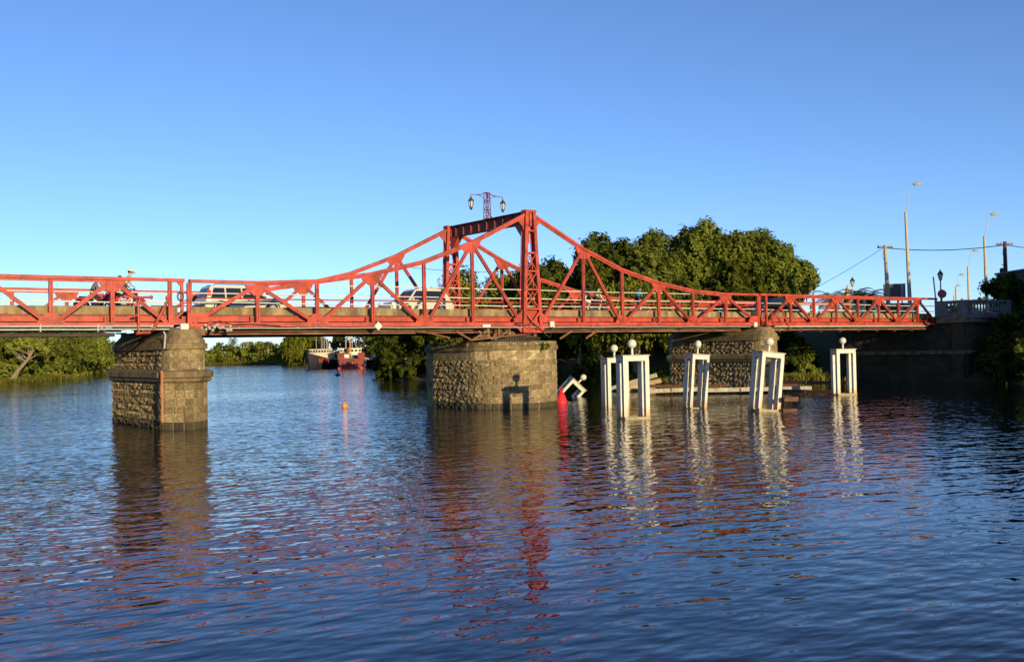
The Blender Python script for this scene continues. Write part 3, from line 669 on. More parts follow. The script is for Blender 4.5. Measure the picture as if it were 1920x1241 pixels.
# toppled frame: leaning 45 degrees clockwise, mostly under water
vx = rt0; vy = Vector((fw.x, fw.y, 0)).normalized()
o = thing('fender_frame', 'toppled white frame lying half sunk at 45 degrees beside the red buoy', 'fender frame', (0, 0, 0), 0, 'white fender frames in the river')
Mt = Matrix.Rotation(R(44), 3, vy) @ Matrix.Rotation(R(-20), 3, 'Z')
loc_top = Mt @ Vector((-.6, -.42, 2.76)); tgt = Vector((8.42, 6.44, 1.2))
o.location = tgt-loc_top; o.rotation_euler = Mt.to_euler()
for ch in f0.children:
    c = ch.copy(); COL.objects.link(c); c.parent = o
def boom(a, c, z, mat, label, hh=.24, th=.2, z2=None):
    a = Vector((*a, z)); c = Vector((*c, z if z2 is None else z2)); mid = (a+c)/2
    o = thing('timber_boom', label, 'timber boom', mid, 0, 'timber booms by the frames')
    n = max(1, round((c-a).length/2.6)); d = (c-a)/n
    for k in range(n): MB().bar(a+d*k+d*.012, a+d*(k+1)-d*.012, hh, th, side=Vector((-d.y, d.x, 0))).build('plank', mat, o)
    for k in range(1, n): MB().bar(a+d*k-d.normalized()*.05, a+d*k+d.normalized()*.05, hh+.05, th+.05, side=Vector((-d.y, d.x, 0))).build('iron_strap', RUST, o)
    return o
boom((11.6, 3.7), (14.9, 1.4), .27, WOODW, 'pale weathered boom between the nearest frame and the leaning frame', .26, .22, .35)
boom((15.0, 1.3), (20.4, -2.9), .27, WOODW, 'pale weathered boom between the leaning frame and the tilted frame', .26, .22)
boom((15.4, 6.9), (20.6, -1.7), .42, WOODB, 'long brown boom along the foot of the dark pier flank', .2, .2)
boom((19.3, 2.5), (19.2, -6.4), .68, WOODB, 'upper brown rail running to the farthest frame', .2, .16)
boom((18.7, 1.5), (18.75, -6.3), .13, WOODB, 'lower brown rail at water level running to the farthest frame', .22, .18)
boom((4.3, -13.55), (4.95, -13.85), .55, WOODB, 'short upper brown timber stub on the tilted frame', .2, .2)
boom((4.25, -13.5), (4.9, -13.8), -.0, WOODB, 'short lower brown timber stub on the tilted frame', .2, .2)
o = thing('driftwood_planks', 'broken pale planks heaped against the end of the dark pier', 'driftwood', (15.7, 9.0, .2))
for k, (a, c) in enumerate((((14.6, 10.4, .1), (17.0, 7.6, 1.15)), ((15.2, 9.6, .2), (17.2, 7.4, .75)), ((14.9, 9.4, .1), (17.1, 7.9, .35)))): MB().bar(a, c, .3, .08).build('plank', WOODW if k == 0 else pmat('pale_board', (.4, .3, .18), .85, .2), o)
b = thing('buoy', 'red conical mooring buoy with a ring, at the foot of the middle pier', 'buoy', (3.15, 1.3, 0))
REDB = pmat('red_buoy_paint', (.62, .03, .04), .4, .06)
MB().lathe([(.3, -.25), (.42, -.02), (.40, .06), (.12, .62), (.05, .68)], (0, 0, 0), 20).build('body', REDB, b, True, local=True)
MB().tube([(.1*math.cos(a), 0, .78+.1*math.sin(a)) for a in np.linspace(0, 2*math.pi, 14)], .03, 6).build('lifting_ring', REDB, b, True, local=True); b.rotation_euler = (0, R(4), R(-35))
b = thing('buoy', 'orange ball buoy floating alone in open water beyond the left pier', 'buoy', (-6.9, 8.5, 0))
MB().sphere((0, 0, .1), .16, 16, 12).build('body', pmat('orange_buoy_paint', (.75, .28, .05), .5, .06), b, True, local=True); MB().lathe([(.05, .24), (.05, .3)], (0, 0, 0), 8).build('neck', pmat('orange_buoy_paint', (.75, .28, .05)), b, local=True)
b = thing('buoy', 'small black marker buoy on the water before the red ship', 'buoy', (32.6, 88, 0))
MB().lathe([(.25, -.15), (.42, 0), (.3, .22), (.06, .34), (.05, .8)], (0, 0, 0), 12).build('body', BLACKPL, b, True, local=True); MB().sphere((0, 0, .84), .09, 8, 6).build('topmark', BLACKPL, b, True, local=True)

# ================================================================ VEHICLES
def loft(b, poly, ys):
    """side-view polygon (x,z) repeated at (y, scale, dz) stations"""
    k = len(b.v); n = len(poly); cxm = sum(p[0] for p in poly)/n; czm = sum(p[1] for p in poly)/n
    for y, s in ys: b.v += [(cxm+(x-cxm)*s, y, czm+(z-czm)*s) for x, z in poly]
    for j in range(len(ys)-1):
        for i in range(n): b.f.append((k+j*n+i, k+j*n+(i+1) % n, k+(j+1)*n+(i+1) % n, k+(j+1)*n+i))
    b.f.append(tuple(range(k, k+n))); b.f.append(tuple(k+(len(ys)-1)*n+i for i in range(n)))
def arch(xc, r, z0, n=7): return [(xc+r*math.cos(t), z0+r*math.sin(t)) for t in np.linspace(math.pi, 0, n)]
def car(label, loc, rz, paint, L_=4.2, kind='wagon', trim=None):
    """local +x is the front"""
    t = thing('car', label, 'car', loc, rz, 'cars crossing the bridge')
    wr = .31; xr, xf = -L_/2+.82, L_/2-.82; hl = L_/2; zb = .78 if kind != 'sedan' else .82
    hood = [(hl-.02, .45), (hl-.02, .58), (hl-.25, .72), (hl-1.05, zb+.06)]
    if kind == 'sedan': rear = [(-hl+.75, zb+.10), (-hl+.08, zb+.06), (-hl, .6), (-hl, .4)]
    else: rear = [(-hl+.08, zb+.05), (-hl+.02, .6), (-hl, .42)]
    poly = [(-hl+.1, .24)]+arch(xr, .37, .28)+arch(xf, .37, .28)+[(hl-.08, .24)]+hood+rear
    b = MB(); loft(b, poly, [(-.84, .965), (-.80, .995), (-.6, 1.0), (.6, 1.0), (.80, .995), (.84, .965)])
    body = b.build('body', paint, t, True, local=True)
    # cabin
    if kind == 'wagon': B0, B1, T0, T1 = -hl+.1, hl-1.0, -hl+.38, hl-1.75
    elif kind == 'hatch': B0, B1, T0, T1 = -hl+.12, hl-1.0, -hl+.52, hl-1.7
    else: B0, B1, T0, T1 = -hl+.62, hl-1.15, -hl+1.25, hl-1.95
    H = 1.46 if kind != 'sedan' else 1.42
    q = [(B0, zb), (B1, zb), (T1+.18, H-.1), (T1, H-.015), ((T0+T1)/2, H+.02), (T0+.05, H-.01), (T0-.06, H-.1)]
    yb, yt = .77, .60
    def yy(z): return yb+(yt-yb)*(z-zb)/(H-zb)
    b = MB(); n = len(q)
    for s in (-1, 1): b.v += [(x, s*yy(z), z) for x, z in q]
    b.f = [tuple(range(n)), tuple(range(2*n-1, n-1, -1))]+[(i, (i+1) % n, n+(i+1) % n, n+i) for i in range(n)]
    b.build('cabin', paint, t, local=True)
    def pane(pts, name='side_window', s=1, mat=GLASS):
        bb = MB(); e = .012; k = len(pts)
        bb.v = [(x, s*(yy(z)+e), z) for x, z in pts]+[(x, s*(yy(z)-.02), z) for x, z in pts]
        bb.f = [tuple(range(k)), tuple(range(2*k-1, k-1, -1))]+[(i, (i+1) % k, k+(i+1) % k, k+i) for i in range(k)]
        return bb.build(name, mat, t, local=True)
    zl, zu = zb+.03, H-.13
    def xa(z): return B1+(T1+.18-B1)*(z-zb)/(H-.1-zb)
    def xr_(z): return B0+(T0-.06-B0)*(z-zb)/(H-.1-zb)
    xm = (B1+T0)/2+.08
    for s in (-1, 1):
        pane([(xm+.04, zl), (xa(zl)-.12, zl), (xa(zu)-.12, zu), (xm+.04, zu)], s=s)
        if kind == 'wagon':
            pane([(xm-.04, zl), (xm-.04, zu), (xm-.80, zu), (xm-.80, zl)], s=s); pane([(xm-.88, zl), (xm-.88, zu), (xr_(zu)+.2, zu), (xr_(zl)+.22, zl+.04)], s=s)
        else: pane([(xm-.04, zl), (xm-.04, zu), (xr_(zu)+.22, zu), (xr_(zl)+.32, zl+.03)], s=s)
        MB().box((xm+.30, s*.845, .74 if kind != 'sedan' else .78), (.14, .02, .03)).build('door_handle', BLACKPL, t, local=True)
        MB().box((xa(zb)-.25, s*.86, zb+.09), (.1, .14, .11)).build('wing_mirror', BLACKPL if trim else paint, t, local=True)
        if trim:
            MB().box((0, s*.85, .30), (xf-xr-.8, .02, .13)).build('side_sill', BLACKPL, t, local=True)
            MB().box((.0, s*.835, .53), (xf-xr-.75, .015, .11)).build('side_moulding', GREYPL, t, local=True)
            for xw in (xr, xf): MB().tube([(x, s*.825, z) for x, z in arch(xw, .39, .28, 9)], .045, 6).build('wheel_arch_trim', BLACKPL, t, local=True)
            MB().tube([(T0+.15, s*.52, H), (T0+.25, s*.52, H+.06), (T1-.1, s*.52, H+.06), (T1+.02, s*.52, H)], .02, 6).build('roof_rail', BLACKPL, t, local=True)
    for nm, x0, z0_, x1, z1_ in (('windscreen', B1-.03, zb+.04, T1+.20, H-.13), ('rear_window', B0+.03, zb+.1, T0-.07, H-.14)):
        d = .02 if nm == 'windscreen' else -.02; bb = MB()
        bb.add([(x0+d, -yy(z0_)+.07, z0_), (x0+d, yy(z0_)-.07, z0_), (x1+d, yy(z1_)-.06, z1_), (x1+d, -yy(z1_)+.06, z1_), (x0-d*2, -yy(z0_)+.07, z0_), (x0-d*2, yy(z0_)-.07, z0_), (x1-d*2, yy(z1_)-.06, z1_), (x1-d*2, -yy(z1_)+.06, z1_)], [(0, 1, 2, 3), (7, 6, 5, 4), (0, 4, 5, 1), (1, 5, 6, 2), (2, 6, 7, 3), (3, 7, 4, 0)]).build(nm, GLASS, t, local=True)
    for s in (-1, 1):
        if kind == 'wagon': MB().box((-hl+.26, s*.70, 1.06), (.16, .06, .30)).box((-hl+.20, s*.66, 1.04), (.08, .10, .30)).build('tail_light', REDL, t, local=True)
        else: MB().box((-hl+.06, s*.66, .72), (.1, .26, .16)).build('tail_light', REDL, t, local=True)
        MB().box((hl-.1, s*.62, .62), (.2, .32, .13)).build('headlight', pmat('lamp_glass', (.6, .62, .62), .15, .05), t, local=True)
        for xw in (xr, xf):
            wv_ = MB().lathe([(.2, -.10), (wr-.02, -.10), (wr, -.06), (wr, .06), (wr-.02, .10), (.2, .10)], (xw, s*.76, .31), 20, 'y').build('wheel', RUBBER, t, True, local=True)
            rb = MB().lathe([(.19, -.02), (.2, .0), (.06, .012), (.03, .02)], (xw, s*.845, .31), 16, 'y')
            for k in range(5):
                a = k*2*math.pi/5; rb.bar((xw, s*.865, .31), (xw+.19*math.cos(a), s*.86, .31+.19*math.sin(a)), .06, .03)
            rb.build('rim', CHROME, wv_, local=True)
    MB().box((hl-.03, 0, .38), (.16, 1.5, .2)).build('front_bumper', BLACKPL if trim else paint, t, local=True)
    MB().box((-hl+.03, 0, .40), (.16, 1.52, .24)).build('rear_bumper', BLACKPL if trim else paint, t, local=True)
    MB().box((-hl-.05, 0, .62), (.02, .42, .11)).build('number_plate', pmat('plate_white', (.7, .7, .66), .5, .03), t, local=True)
    if kind != 'sedan': MB().tube([(T1-.1, .0, H), (T1-.35, .0, H+.35)], .008, 4).build('aerial', BLACKPL, t, local=True)
    return t
ZD = 5.09
car('cream station wagon with black trim and roof rails, over the left pier', (-14.2, 5.3, ZD+.0), 0, CREAM, 4.3, 'wagon', True)
car('cream hatchback heading left, in front of the far tower', (-4.55, 4.35, ZD), math.pi, pmat('ivory_car_paint', (.50, .48, .39), .3, .02, coat=.6), 3.9, 'hatch')
car('black saloon car on the right approach span', (26.6, 4.9, ZD), R(0), BLACKC, 4.5, 'sedan')

# ================================================================ PEOPLE
SKIN = pmat('tanned_skin', (.46, .25, .15), .6, .06)
HAIR = pmat('dark_hair', (.02, .016, .013), .7, .2)
def cloth(n, c): return pmat('cloth_'+n, c, .9, .15, 8, bump=.004, bscale=30)
def figure(name, root, J, mats, sc=1.):
    """J: joint -> (x,y,z) local; continuous skinned body, faces coloured by nearest bone"""
    bones = [('pelvis', 'waist', 'low'), ('waist', 'chest', 'top'), ('chest', 'neck', 'top'), ('neck', 'head0', 'skin'), ('head0', 'head1', 'skin'), ('head1', 'head2', 'skin')]
    rad = dict(pelvis=.155, waist=.14, chest=.165, neck=.062, head0=.075, head1=.098, head2=.07)
    for s in 'lr':
        bones += [('chest', 'sho'+s, 'top'), ('sho'+s, 'elb'+s, 'sleeve'), ('elb'+s, 'wri'+s, 'fore'), ('wri'+s, 'han'+s, 'skin'), ('pelvis', 'hip'+s, 'low'), ('hip'+s, 'kne'+s, 'low'), ('kne'+s, 'ank'+s, 'shin'), ('ank'+s, 'toe'+s, 'shoe')]
        rad.update({'sho'+s: .075, 'elb'+s: .048, 'wri'+s: .033, 'han'+s: .04, 'hip'+s: .10, 'kne'+s: .068, 'ank'+s: .046, 'toe'+s: .038})
    names_ = list(rad); idx = {n: i for i, n in enumerate(names_)}
    me = bpy.data.meshes.new('tmp'); me.from_pydata([J[n] for n in names_], [(idx[a], idx[c]) for a, c, k in bones], [])
    tmp = bpy.data.objects.new('tmp', me); COL.objects.link(tmp)
    tmp.modifiers.new('s', 'SKIN'); tmp.modifiers.new('u', 'SUBSURF').levels = 2
    for n in names_:
        v = me.skin_vertices[0].data[idx[n]]; v.radius = (rad[n], rad[n]*(.75 if n in ('pelvis', 'waist', 'chest') else 1)); v.use_root = (n == 'pelvis')
    dg = bpy.context.evaluated_depsgraph_get(); dg.update()
    nm = bpy.data.meshes.new_from_object(tmp.evaluated_get(dg)); bpy.data.objects.remove(tmp)
    nm.name = name; nm.materials.clear(); keys = list(dict.fromkeys(k for a, c, k in bones))
    for k in keys: nm.materials.append(mats[k])
    seg = [(Vector(J[a]), Vector(J[c]), keys.index(k), rad[a]) for a, c, k in bones]
    for p in nm.polygons:
        c = p.center; best = (9, 0)
        for a, e, k, r_ in seg:
            ab = e-a; t_ = max(0, min(1, (c-a).dot(ab)/max(ab.length_squared, 1e-9))); d = (c-(a+ab*t_)).length-r_*.6
            if d < best[0]: best = (d, k)
        p.material_index = best[1]; p.use_smooth = True
    o = bpy.data.objects.new(name, nm); COL.objects.link(o); o.parent = root
    # hands: separate fingers curled round the grip
    for s in 'lr':
        h = Vector(J['han'+s]); wv_ = Vector(J['wri'+s]); d = (h-wv_).normalized(); sd = Vector((0, 1, 0)) if s == 'l' else Vector((0, -1, 0)); b = MB()
        for k in range(4):
            p0 = h+sd*(.012-.019*k)+d*.02; ln = (.042, .048, .045, .036)[k]
            b.tube([p0, p0+d*ln*.8, p0+d*ln+Vector((0, 0, -.03)), p0+d*ln*.5+Vector((0, 0, -.045))], .009, 5)
        p0 = h+sd*-.03; b.tube([p0, p0+d*.03-sd*.02, p0+d*.05-sd*.01+Vector((0, 0, -.02))], .010, 5)
        b.build('fingers', mats['skin'], root, True, local=True)
    return o
def head_bits(root, J, hairmat=HAIR, cap=None):
    h1 = Vector(J['head1']); f = (Vector(J['face'])-h1).normalized(); b = MB()
    b.sphere(h1-f*.02+Vector((0, 0, .035)), .105, 12, 8); b.build('hair', hairmat, root, True, local=True)
    MB().sphere(h1+f*.105+Vector((0, 0, -.01)), .018, 6, 5).build('nose', SKIN, root, True, local=True)
    sd = f.cross(Vector((0, 0, 1))).normalized()
    for s in (-1, 1):
        MB().sphere(h1+sd*s*.098, .022, 6, 5).build('ear', SKIN, root, True, local=True)
        MB().sphere(h1+f*.09+sd*s*.035+Vector((0, 0, .015)), .012, 6, 5).build('eye', HAIR, root, True, local=True)
    MB().box(h1+f*.09+Vector((0, 0, -.05)), (.02, .045, .01)).build('mouth', pmat('lip', (.3, .1, .08), .6), root, local=True)
    if cap:
        b = MB().sphere(h1-f*.005+Vector((0, 0, .07)), .112, 14, 8, .75); u = Vector((0, 0, 1))
        b.add([h1+f*.09+sd*.085+u*.055, h1+f*.09-sd*.085+u*.055, h1+f*.2-sd*.06+u*.01, h1+f*.2+sd*.06+u*.01, h1+f*.09+sd*.085+u*.07, h1+f*.09-sd*.085+u*.07, h1+f*.2-sd*.06+u*.025, h1+f*.2+sd*.06+u*.025], [(0, 1, 2, 3), (7, 6, 5, 4), (0, 4, 5, 1), (1, 5, 6, 2), (2, 6, 7, 3), (3, 7, 4, 0)])
        b.build('cap', cap, root, True, local=True)
def rider_joints(seat, lean, grip, foot, head_turn=0., knee=.45):
    sx, sz = seat; J = {}; J['pelvis'] = (sx, 0, sz+.12)
    tx = sx+.52*math.sin(lean); tz = sz+.12+.52*math.cos(lean)
    J['waist'] = (sx+.2*math.sin(lean*.8), 0, sz+.12+.2*math.cos(lean*.8)); J['chest'] = (sx+.42*math.sin(lean), 0, sz+.12+.42*math.cos(lean))
    J['neck'] = (tx+.06, 0, tz+.07); J['head0'] = (tx+.09, 0, tz+.15); J['head1'] = (tx+.125, 0, tz+.245); J['head2'] = (tx+.12, 0, tz+.33)
    J['face'] = (tx+.225, .1*head_turn, tz+.22)
    for s, y in (('l', 1), ('r', -1)):
        sh = Vector((tx-.01, .19*y, tz-.02)); hd = Vector((grip[0], grip[2]*y, grip[1])); el = (sh+hd)/2+Vector((-.05, .07*y, -.11)); J['sho'+s] = tuple(sh); J['elb'+s] = tuple(el); J['wri'+s] = tuple(hd+(el-hd).normalized()*.09); J['han'+s] = tuple(hd)
        J['hip'+s] = (sx+.05, .10*y, sz+.08); fx, fz = foot if s == 'l' else foot
        if s == 'r' and knee < .3: fz += .18
        kn = Vector((sx+.42, .17*y, (sz+.1+fz)/2+.14)) ; J['kne'+s] = tuple(kn); J['ank'+s] = (fx-.04, .15*y, fz+.09); J['toe'+s] = (fx+.13, .16*y, fz+.03)
    return J
def person(label, loc, rz, J, mats, cap=None, group='people crossing the bridge', s=1.):
    t = thing('person', label, 'person', loc, rz, group); t.scale = (s, s, s)
    figure('body', t, J, mats); head_bits(t, J, cap=cap); return t
def outfit(top, low, shoe=(.05, .05, .05), bare=False, longs=False):
    tm = cloth('%d_%d_%d' % tuple(int(c*100) for c in top), top); lm = cloth('%d_%d_%d' % tuple(int(c*100) for c in low), low)
    return dict(low=lm, top=tm, skin=SKIN, sleeve=SKIN if bare else tm, fore=SKIN, shin=lm if longs else SKIN, shoe=cloth('shoe%d' % int(shoe[0]*100), shoe))
def wheel(parent, x, r, th, spokes=12, name='wheel', y=0.):
    b = MB(); b.tube([(x+r*math.cos(a), y, r*1.0+r*math.sin(a)+.0) for a in np.linspace(0, 2*math.pi, 24)], th, 8, False)
    o = b.build(name, RUBBER, parent, True, local=True)
    rb = MB(); rb.tube([(x+(r-th*.9)*math.cos(a), y, r+(r-th*.9)*math.sin(a)) for a in np.linspace(0, 2*math.pi, 24)], th*.35, 6, False)
    for k in range(spokes): a = 2*math.pi*k/spokes; rb.bar((x, y, r), (x+(r-th)*math.cos(a), y, r+(r-th)*math.sin(a)), .008, .008)
    rb.lathe([(.04, -.05), (.04, .05)], (x, y, r), 10, 'y'); rb.build('rim', CHROME, o, local=True)
    return o
def motorcycle(label, loc, rz, paint):
    t = thing('motorcycle', label, 'motorcycle', loc, rz, 'red motorcycles'); r = .3
    wheel(t, -.62, r, .055); wheel(t, .66, r, .05)
    MB().tube([(.66, .07, .3), (.42, .07, .98)], .025, 8).tube([(.66, -.07, .3), (.42, -.07, .98)], .025, 8).build('front_fork', CHROME, t, True, local=True)
    MB().tube([(.36, -.36, 1.05), (.40, -.2, 1.08), (.42, 0, 1.0), (.40, .2, 1.08), (.36, .36, 1.05)], .018, 6).build('handlebar', BLACKPL, t, True, local=True)
    b = MB(); loft(b, [(-.1, .72), (.02, .62), (.34, .66), (.42, .82), (.28, .93), (.02, .92)], [(-.13, .8), (-.09, 1.), (.09, 1.), (.13, .8)]); b.build('fuel_tank', paint, t, True, local=True)
    b = MB(); loft(b, [(-.75, .80), (-.7, .72), (-.05, .70), (.04, .76), (-.02, .82), (-.4, .80)], [(-.14, .85), (-.1, 1.), (.1, 1.), (.14, .85)]); b.build('seat', BLACKPL, t, True, local=True)
    b = MB(); loft(b, [(-.8, .74), (-.72, .55), (-.2, .5), (-.1, .68)], [(-.12, .85), (-.09, 1.), (.09, 1.), (.12, .85)]); b.build('side_panel', paint, t, True, local=True)
    b = MB(); loft(b, [(.40, .80), (.50, .62), (.62, .64), (.60, .95), (.48, 1.08), (.42, 1.0)], [(-.13, .75), (-.08, 1.), (.08, 1.), (.13, .75)]); b.build('headlamp_fairing', paint, t, True, local=True)
    b = MB(); loft(b, [(-.22, .52), (-.2, .28), (.22, .26), (.3, .5), (.12, .6)], [(-.14, .8), (-.1, 1.), (.1, 1.), (.14, .8)]); b.build('engine', GREYPL, t, True, local=True)
    MB().tube([(.2, -.16, .35), (-.1, -.18, .25), (-.75, -.18, .38)], [.025, .03, .05], 8).build('exhaust', CHROME, t, True, local=True)
    MB().tube([(.66+.36*math.cos(a), 0, .3+.36*math.sin(a)) for a in np.linspace(.4, 2.3, 8)], .045, 6).build('front_mudguard', paint, t, True, local=True)
    MB().tube([(-.62+.37*math.cos(a), 0, .3+.37*math.sin(a)) for a in np.linspace(1.2, 2.9, 8)], .045, 6).build('rear_mudguard', paint, t, True, local=True)
    MB().box((-.86, 0, .70), (.06, .14, .08)).build('tail_light', REDL, t, local=True)
    MB().tube([(.1, -.28, .3), (.1, .28, .3)], .02, 6).tube([(-.3, -.28, .36), (-.3, .28, .36)], .02, 6).build('footpegs', BLACKPL, t, local=True)
    return t
def bicycle(label, loc, rz, col):
    t = thing('bicycle', label, 'bicycle', loc, rz, 'bicycles on the bridge'); r = .33
    wheel(t, -.5, r, .02, 16); wheel(t, .52, r, .02, 16); b = MB()
    for p, q in (((-.5, 0, .33), (-.08, 0, .3)), ((-.5, 0, .33), (-.18, 0, .78)), ((-.08, 0, .3), (-.2, 0, .86)), ((-.08, 0, .3), (.36, 0, .74)), ((-.18, 0, .78), (.34, 0, .82)), ((.32, 0, .92), (.52, 0, .33))): b.tube([p, q], .018, 6)
    b.build('bike_frame', col, t, True, local=True)
    MB().box((-.22, 0, .9), (.26, .14, .06)).build('saddle', BLACKPL, t, local=True)
    MB().tube([(.28, -.28, 1.0), (.33, -.1, .98), (.33, .1, .98), (.28, .28, 1.0)], .015, 6).tube([(.32, 0, .9), (.33, 0, .99)], .016, 6).build('handlebar', CHROME, t, local=True)
    MB().box((-.08, .1, .16), (.1, .09, .03)).box((-.08, -.1, .44), (.1, .09, .03)).build('pedals', BLACKPL, t, local=True)
    return t
MRED = pmat('motorcycle_red', (.52, .02, .03), .3, .05, coat=.4)
motorcycle('red motorcycle carrying two riders, the nearer of the pair', (-20.62, 2.9, ZD+.02), 0, MRED)
motorcycle('red motorcycle behind, carrying the grey-shirted rider', (-21.35, 4.6, ZD+.02), 0, pmat('motorcycle_dark_red', (.40, .02, .025), .3, .05, coat=.4))
person('shirt-sleeved person in a pale cap leaning forward on the nearer motorcycle', (-20.62, 2.9, ZD+.02), 0, rider_joints((-.02, .86), .42, (.36, 1.08, .3), (.1, .3)), outfit((.42, .36, .28), (.03, .03, .035), bare=True), cap=cloth('cap', (.66, .58, .42)), s=1.06)
person('person in a cream shirt riding pillion on the nearer motorcycle', (-20.62, 2.9, ZD+.02), 0, rider_joints((-.52, .84), .52, (-.1, .95, .2), (-.28, .36)), outfit((.46, .41, .28), (.02, .022, .04)), s=.92)
person('person in a grey and black shirt on the rear motorcycle', (-21.35, 4.6, ZD+.02), 0, rider_joints((-.25, .84), .40, (.36, 1.07, .3), (.1, .3)), outfit((.16, .12, .12), (.02, .02, .024)), s=.94)
BIK = pmat('bike_paint', (.03, .04, .06), .4, .05)
for lab, plab, x, y, top, low in (('dark bicycle ridden by the navy-shirted cyclist', 'cyclist in a navy shirt with pale shorts near the right tower', 7.7, 4.2, (.025, .03, .055), (.5, .48, .42)),
                            ('dark bicycle just ahead of the navy-shirted cyclist', 'cyclist in a cream top just ahead of the navy-shirted one', 8.9, 4.5, (.55, .45, .25), (.03, .03, .04)),
                            ('dark bicycle under the teal-shirted cyclist', 'cyclist in a teal shirt reaching forward, right half of the swing span', 11.6, 3.6, (.02, .22, .26), (.03, .035, .05))):
    bicycle(lab, (x, y, ZD+.02), 0, BIK)
    person(plab, (x, y, ZD+.02), 0, rider_joints((-.22, .9), .42, (.28, 1.02, .28), (-.06, .2), knee=.2), outfit(top, low, (.6, .6, .58)))

# ================================================================ RIGHT BANK: road, balustrade, lamps, poles, sign, houses
rd = MB().box((75, W/2, 4.96), (70, 7.2, .14)).build('road', ASPH); rd['kind'] = 'structure'
for y in (-.1, W+.1):
    k = MB().box((76, y, 5.02), (67, .5, .3)).build('pavement', CONC); k['kind'] = 'structure'
PLASTER_B = pmat('shade_toned_plaster', (.17, .17, .165), .9, .16, 2.5, c2=(.09, .088, .085), s2=1.6, t2=.58)  # plaster darkened so the balustrade carries its shade in the colour
ba = thing('balustrade', 'white plaster balustrade on top of the dark abutment', 'balustrade', (40.6, -1.6, 4.84))
def bal_run(p, q, nb, first=True):
    p, q = Vector((*p, 0)), Vector((*q, 0)); d = (q-p).normalized(); Z = Vector((0, 0, 1)); n = Vector((-d.y, d.x, 0)); ln = (q-p).length
    for z, h, w_ in ((4.95, .22, .34), (5.14, .14, .28), (6.0, .12, .30), (6.12, .12, .40)):
        MB().bar(p+Z*z, q+Z*z, h, w_, side=n).build('rail', PLASTER_B, ba)
    for e in ((p, q) if first else (q,)): MB().box((e.x, e.y, 5.55), (.46, .46, 1.28)).build('pillar', PLASTER_B, ba)
    for k in range(nb):
        c = p+d*(.45+(ln-.9)*(k+.5)/nb)
        MB().lathe([(.09, 5.2), (.05, 5.28), (.1, 5.45), (.075, 5.62), (.05, 5.78), (.09, 5.94)], (c.x, c.y, 0), 10).build('baluster', PLASTER_B, ba, True)
    for e, s in ((p, 1), (q, -1)): MB().bar(e+d*s*.2+Z*5.57, e+d*s*.62+Z*5.57, .74, .2, side=n).build('rail_panel', PLASTER_B, ba)
bal_run((39.55, -.45), (39.6, -2.5), 4); bal_run((39.6, -2.5), (43.6, -3.6), 11, False)
def lamp_post(label, x, y, z0, ztop, mat, dark=True):
    t = thing('lamp_post', label, 'street lamp', (x, y, z0), 0, 'lantern lamp posts')
    h = ztop-z0-.8
    MB().lathe([(.12, 0), (.12, .3), (.06, .4), (.045, h)], (0, 0, 0), 10).build('post', mat, t, True, local=True)
    o = MB().lathe([(.06, h), (.10, h+.04), (.10, h+.08)], (0, 0, 0), 8).build('lantern_base', pmat('lantern_bronze', (.05, .042, .025)), t, local=True)
    MB().lathe([(.10, h+.08), (.19, h+.50)], (0, 0, 0), 6).build('lantern_glass', pmat('lantern_pane', (.62, .55, .34)), t, local=True)
    MB().lathe([(.23, h+.5), (.22, h+.54), (.1, h+.72), (.05, h+.76), (.05, h+.84), (.01, h+.9)], (0, 0, 0), 6).build('lantern_hood', pmat('lantern_bronze', (.05, .042, .025)), t, local=True)
    f = MB()
    for k in range(6):
        a = k*math.pi/3; f.bar((.1*math.cos(a), .1*math.sin(a), h+.08), (.2*math.cos(a), .2*math.sin(a), h+.5), .02, .02)
    f.build('lantern_ribs', pmat('lantern_bronze', (.05, .042, .025)), t, local=True)
lamp_post('lantern lamp post above the round red sign at the balustrade', 40.5, 0.0, 4.9, 8.63, DARKST)
lamp_post('pale lantern lamp post between the obelisk and the palms', 45.74, 11.64, 4.9, 9.0, WHITE)
t = thing('road_sign', 'round dark red traffic sign on a post beside the balustrade', 'road sign', (40.3, -.22, 4.9))
MB().lathe([(.33, -.012), (.335, 0), (.33, .012)], (0, 0, 0), 28, 'x').build('disc', pmat('sign_red', (.30, .03, .03), .5, .1), t, local=True).location = (0, 0, 1.88)
MB().tube([(.05, 0, 0), (.05, 0, 2.25)], .03, 8).build('post', DARKST, t, local=True)
t.rotation_euler = (0, 0, R(42))
CPOLE = pmat('pale_concrete_pole', (.42, .38, .28), .9, .15, 3)
def street_light(label, base, ztop, arm, s=1., lean=0.):
    t = thing('street_light', label, 'street light', base, 0, 'tall street lights along the avenue')
    h = ztop-base[2]; hp = h*.80
    tip = Vector((lean*h, 0, hp))
    MB().tube([(0, 0, 0), tip], [.2*s, .11*s], 10).build('pole', CPOLE, t, True, local=True)
    a = Vector(arm); MB().tube([tip-Vector((0, 0, .5)), tip+Vector((a.x*.1, a.y*.1, .25)), tip+Vector((a.x*.42, a.y*.42, h*.17)), tip+Vector((a.x*.5, a.y*.5, h*.185)), tip+Vector((a.x*.8, a.y*.8, h*.195))], .035*s, 8).build('arm', GALV, t, True, local=True)
    c = tip+Vector((a.x, a.y, h*.2)); d = a.normalized(); b = MB()
    b.tube([c-d*.42*s, c-d*.3*s, c, c+d*.32*s, c+d*.42*s], [.05*s, .13*s, .17*s, .13*s, .03*s], 10); b.build('lamp_head', pmat('lamp_grey', (.30, .30, .28), .5, .1), t, True, local=True)
    MB().tube([c-d*.2*s-Vector((0, 0, .1*s)), c+d*.2*s-Vector((0, 0, .1*s))], .09*s, 8).build('lamp_lens', pmat('lamp_glass', (.6, .62, .62)), t, True, local=True)
AR = Vector((.8, -.6))
def arm(l): return (AR.x*l, AR.y*l, 0)
